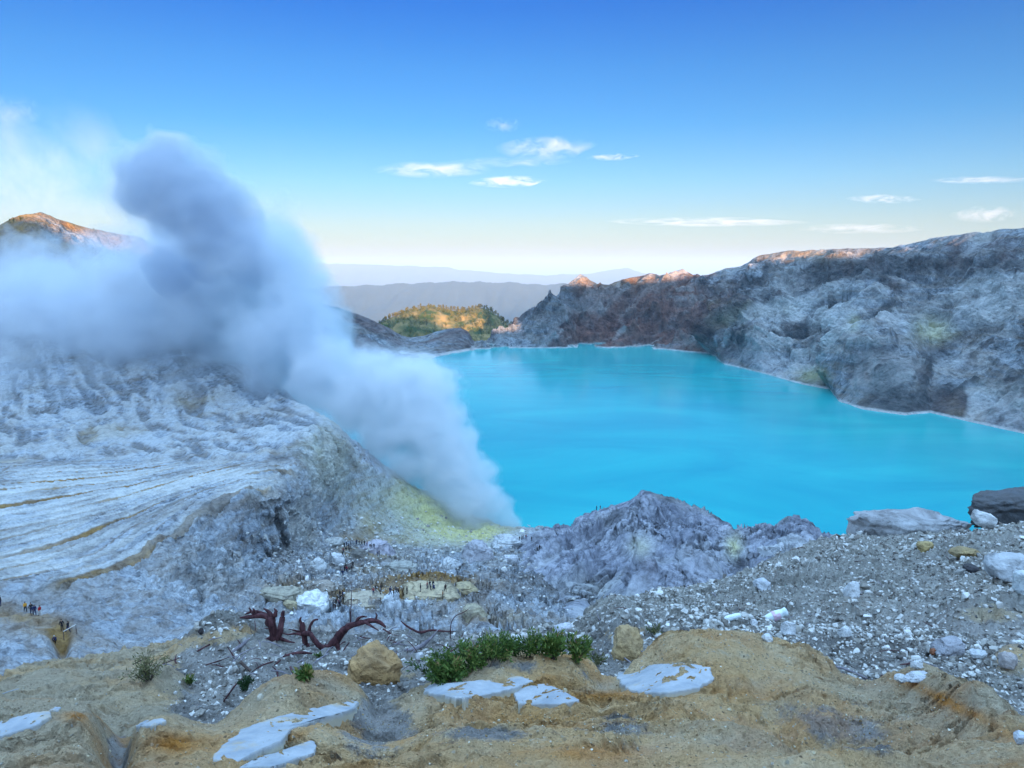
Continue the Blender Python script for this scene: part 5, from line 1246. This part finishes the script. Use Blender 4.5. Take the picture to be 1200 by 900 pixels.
# ============================================================ smoke
def add_smoke():
    import openvdb as vdb
    # px, py, distance, radius in pixels, weight
    B = [(600, 618, 300, 13), (596, 600, 301, 18), (530, 622, 289, 15), (545, 622, 290, 15), (568, 560, 303, 22), (552, 618, 293, 20), (575, 615, 296, 20), (592, 612, 299, 17), (530, 610, 292, 18), (560, 597, 298, 27), (580, 594, 300, 20), (540, 585, 297, 34), (566, 575, 302, 24), (525, 560, 300, 40), (549, 553, 303, 26), (512, 530, 303, 46), (534, 520, 306, 28), (495, 495, 308, 50), (523, 490, 310, 26), (478, 462, 314, 56), (507, 455, 316, 24), (438, 452, 322, 46), (478, 458, 322, 19), (396, 440, 330, 38), (444, 456, 332, 17), (368, 392, 340, 38), (342, 358, 350, 46), (372, 328, 350, 16), (350, 308, 352, 24), (318, 300, 356, 40), (368, 410, 330, 27), (340, 400, 350, 70), (290, 326, 392, 72), (260, 366, 398, 80), (210, 321, 408, 72), (180, 376, 418, 84), (130, 352, 428, 68), (100, 386, 438, 85), (50, 355, 448, 68), (20, 386, 458, 90), (-40, 355, 468, 80), (-100, 376, 478, 100), (-200, 350, 488, 120), (-200, 416, 468, 100), (-320, 356, 488, 130), (320, 440, 345, 40), (380, 440, 330, 48), (420, 470, 318, 44), (450, 505, 308, 38), (480, 545, 300, 30), (275, 290, 352, 48), (250, 265, 350, 48), (222, 240, 350, 46), (265, 240, 354, 32), (196, 212, 350, 42), (235, 205, 356, 30), (178, 185, 350, 32), (205, 180, 354, 24), (150, 195, 354, 26), (290, 262, 356, 26), (160, 230, 352, 32), (190, 262, 358, 26), (140, 324, 372, 30)]
    H = [(30, 440, 400, 80), (120, 450, 380, 60), (220, 450, 360, 50), (310, 265, 400, 40), (330, 290, 390, 40), (400, 520, 290, 60), (440, 560, 285, 45), (300, 470, 340, 50), (-100, 470, 400, 90), (120, 215, 380, 30)]
    vx = 2.0
    lo = np.array([-330.0, 225, -112]); hi = np.array([14.0, 640, 150])
    n = np.ceil((hi - lo) / vx).astype(int)
    ax = [lo[i] + vx * np.arange(n[i]) for i in range(3)]
    def field(blobs):
        f = np.zeros(n, np.float32)
        for px, py, Y, r in blobs:
            c = W(px, py, Y); R = r * Y / F * 1.0
            ext = R * 1.9
            sl = [slice(max(0, int((c[i] - ext - lo[i]) / vx)), max(0, min(n[i], int((c[i] + ext - lo[i]) / vx) + 2))) for i in range(3)]
            if any(s.stop <= s.start for s in sl): continue
            X, Yg, Z = np.meshgrid(ax[0][sl[0]], ax[1][sl[1]], ax[2][sl[2]], indexing='ij')
            d = np.sqrt((X - c[0]) ** 2 + ((Yg - c[1]) / 1.0) ** 2 + (Z - c[2]) ** 2) / R
            f[tuple(sl)] = np.maximum(f[tuple(sl)], (1.6 - d).astype(np.float32))
        return f
    G = np.stack(np.meshgrid(*ax, indexing='ij'), -1).astype(np.float32)
    fb = field(B); fh = field(H)
    near = (fb > .15) | (fh > .15)
    idx = np.nonzero(near)
    Pn = G[idx]
    dist = np.clip(np.linalg.norm(Pn - W(560, 612, 296), axis=1) / 200, 0, 1)
    # billows: small and sharp by the vent, large and soft far from it
    wv = np.stack([fbm(Pn / 30 + k * 31, 3) for k in range(3)], -1)
    bil = lambda s, o: 1 - 2 * np.abs(fbm(Pn / s + o, 3))
    nz_s = .55 * (bil(12, 3) - .5) + .22 * (bil(5, 7) - .5)
    nz_l = .50 * (bil(30, 13) - .5) + .34 * fbm(Pn / 17 + wv * .9, 5) + .26 * (bil(11, 23) - .5)
    nz = (1 - dist) * nz_s + dist * nz_l
    wisp = fbm(Pn / 60 + wv * .8 + 50, 5)
    obs = []
    mats = []
    def vmat(name, col, dens, aniso):
        m = bpy.data.materials.new(name); m.use_nodes = True; nt = m.node_tree; nt.nodes.clear()
        out = nt.nodes.new("ShaderNodeOutputMaterial"); pv = nt.nodes.new("ShaderNodeVolumePrincipled")
        pv.inputs["Color"].default_value = (*col, 1); pv.inputs["Density"].default_value = dens; pv.inputs["Anisotropy"].default_value = aniso
        nt.links.new(pv.outputs[0], out.inputs["Volume"]); return m
    V, Fq, MI = [], [], []; off = 0
    def shell(vals, thr, mat):
        nonlocal off
        g = np.full(n, -1.0, np.float32); g[idx] = vals - thr
        g[0] = g[-1] = -1; g[:, 0] = g[:, -1] = -1; g[:, :, 0] = g[:, :, -1] = -1
        g = np.clip(g, -1, 1)
        gr = vdb.FloatGrid(background=-1.0)
        gr.copyFromArray(g)
        p, q = gr.convertToQuads(0.0)
        p = p * vx + lo
        if len(p) == 0: return
        mats.append(mat); V.append(p); Fq.append(np.asarray(q, np.int64)[:, ::-1] + off); MI.append(np.full(len(q), len(mats) - 1)); off += len(p)
    fbn = fb[idx]; fhn = fh[idx]
    body = np.where(fbn > .15, fbn + nz * (.6 + .22 * (1 - dist)), -1)
    haz = np.where(fhn > .15, fhn + .7 * nz_l + .5 * wisp - .1, -1)
    allf = np.maximum(body, haz * .62)
    SM = (0.86, 0.90, 0.945); SV = (0.975, 0.985, 0.99)
    dv = np.linalg.norm(Pn - W(548, 590, 296), axis=1)
    K = SMOKE_K
    shell(allf, 0.42, vmat("smoke_wisp", SM, .004 * K, .2))
    shell(np.maximum(body, haz * .55) + .10 * wisp, 0.50, vmat("smoke_thin", SM, .007 * K, .2))
    lft = sst(-Pn[:, 0], 130, 250) * .26
    shell(body + .16 * wisp - lft, 0.60, vmat("smoke_soft", SM, .010 * K, .2))
    shell(np.minimum(body + .10 * wisp, .72 + (dv - 60) / 40) - lft, 0.72, vmat("smoke_mid", SM, .016 * K, .2))
    shell(np.minimum(body + .05 * wisp, .62 + (100 - dv) / 40), 0.62, vmat("vent_steam", SV, .022 * K, .2))
    shell(np.minimum(body, .74 + (80 - dv) / 40), 0.74, vmat("vent_steam_dense", SV, .035 * K, .2))
    shell(body - .12 - lft, 0.74, vmat("smoke_dense", SM, .018 * K, .2))
    COL = [(275, 285, 352, 34), (255, 262, 350, 42), (226, 240, 350, 42), (262, 240, 354, 28), (198, 212, 350, 38), (232, 208, 356, 26), (180, 186, 350, 28), (204, 182, 354, 20), (155, 198, 354, 20), (285, 262, 356, 22), (168, 230, 352, 26), (240, 300, 360, 30), (200, 320, 370, 26), (300, 315, 354, 22)]
    fc = field(COL)[idx]
    shell(np.where(fc > .15, fc + nz * .72 + .2 * wisp, -1), 0.52, vmat("shade_toned_smoke", (.42, .52, .66), .020 * K, .2))  # shade of the upper column put into a darker smoke colour
    V = np.concatenate(V); Fq = np.concatenate(Fq); MI = np.concatenate(MI)
    print("smoke faces", len(Fq))
    o = mesh_obj("smoke_plume", V, Fq, mats, fmats=MI)
    tag(o, "billowing blue white volcanic smoke rising from the yellow vent and drifting left", "smoke", kind="stuff")
SMOKE_K = 1.75
add_smoke()
# ============================================================ haze
def add_haze():
    x0, x1, y0, y1, z0, z1 = -61000, 61000, -720, 71000, -1100, 262
    v = np.array([(x, y, z) for z in (z0, z1) for y in (y0, y1) for x in (x0, x1)], float)
    f = np.array([(0, 2, 3, 1), (4, 5, 7, 6), (0, 1, 5, 4), (2, 6, 7, 3), (0, 4, 6, 2), (1, 3, 7, 5)])
    m = bpy.data.materials.new("haze_air"); m.use_nodes = True; nt = m.node_tree; nt.nodes.clear()
    out = nt.nodes.new("ShaderNodeOutputMaterial"); pv = nt.nodes.new("ShaderNodeVolumePrincipled")
    pv.inputs["Color"].default_value = (0.54, 0.74, 0.96, 1); pv.inputs["Density"].default_value = HAZE
    nt.links.new(pv.outputs[0], out.inputs["Volume"])
    o = mesh_obj("haze", v, f, m, smooth=False); tag(o, kind="stuff")
HAZE = 5.0e-5
add_haze()
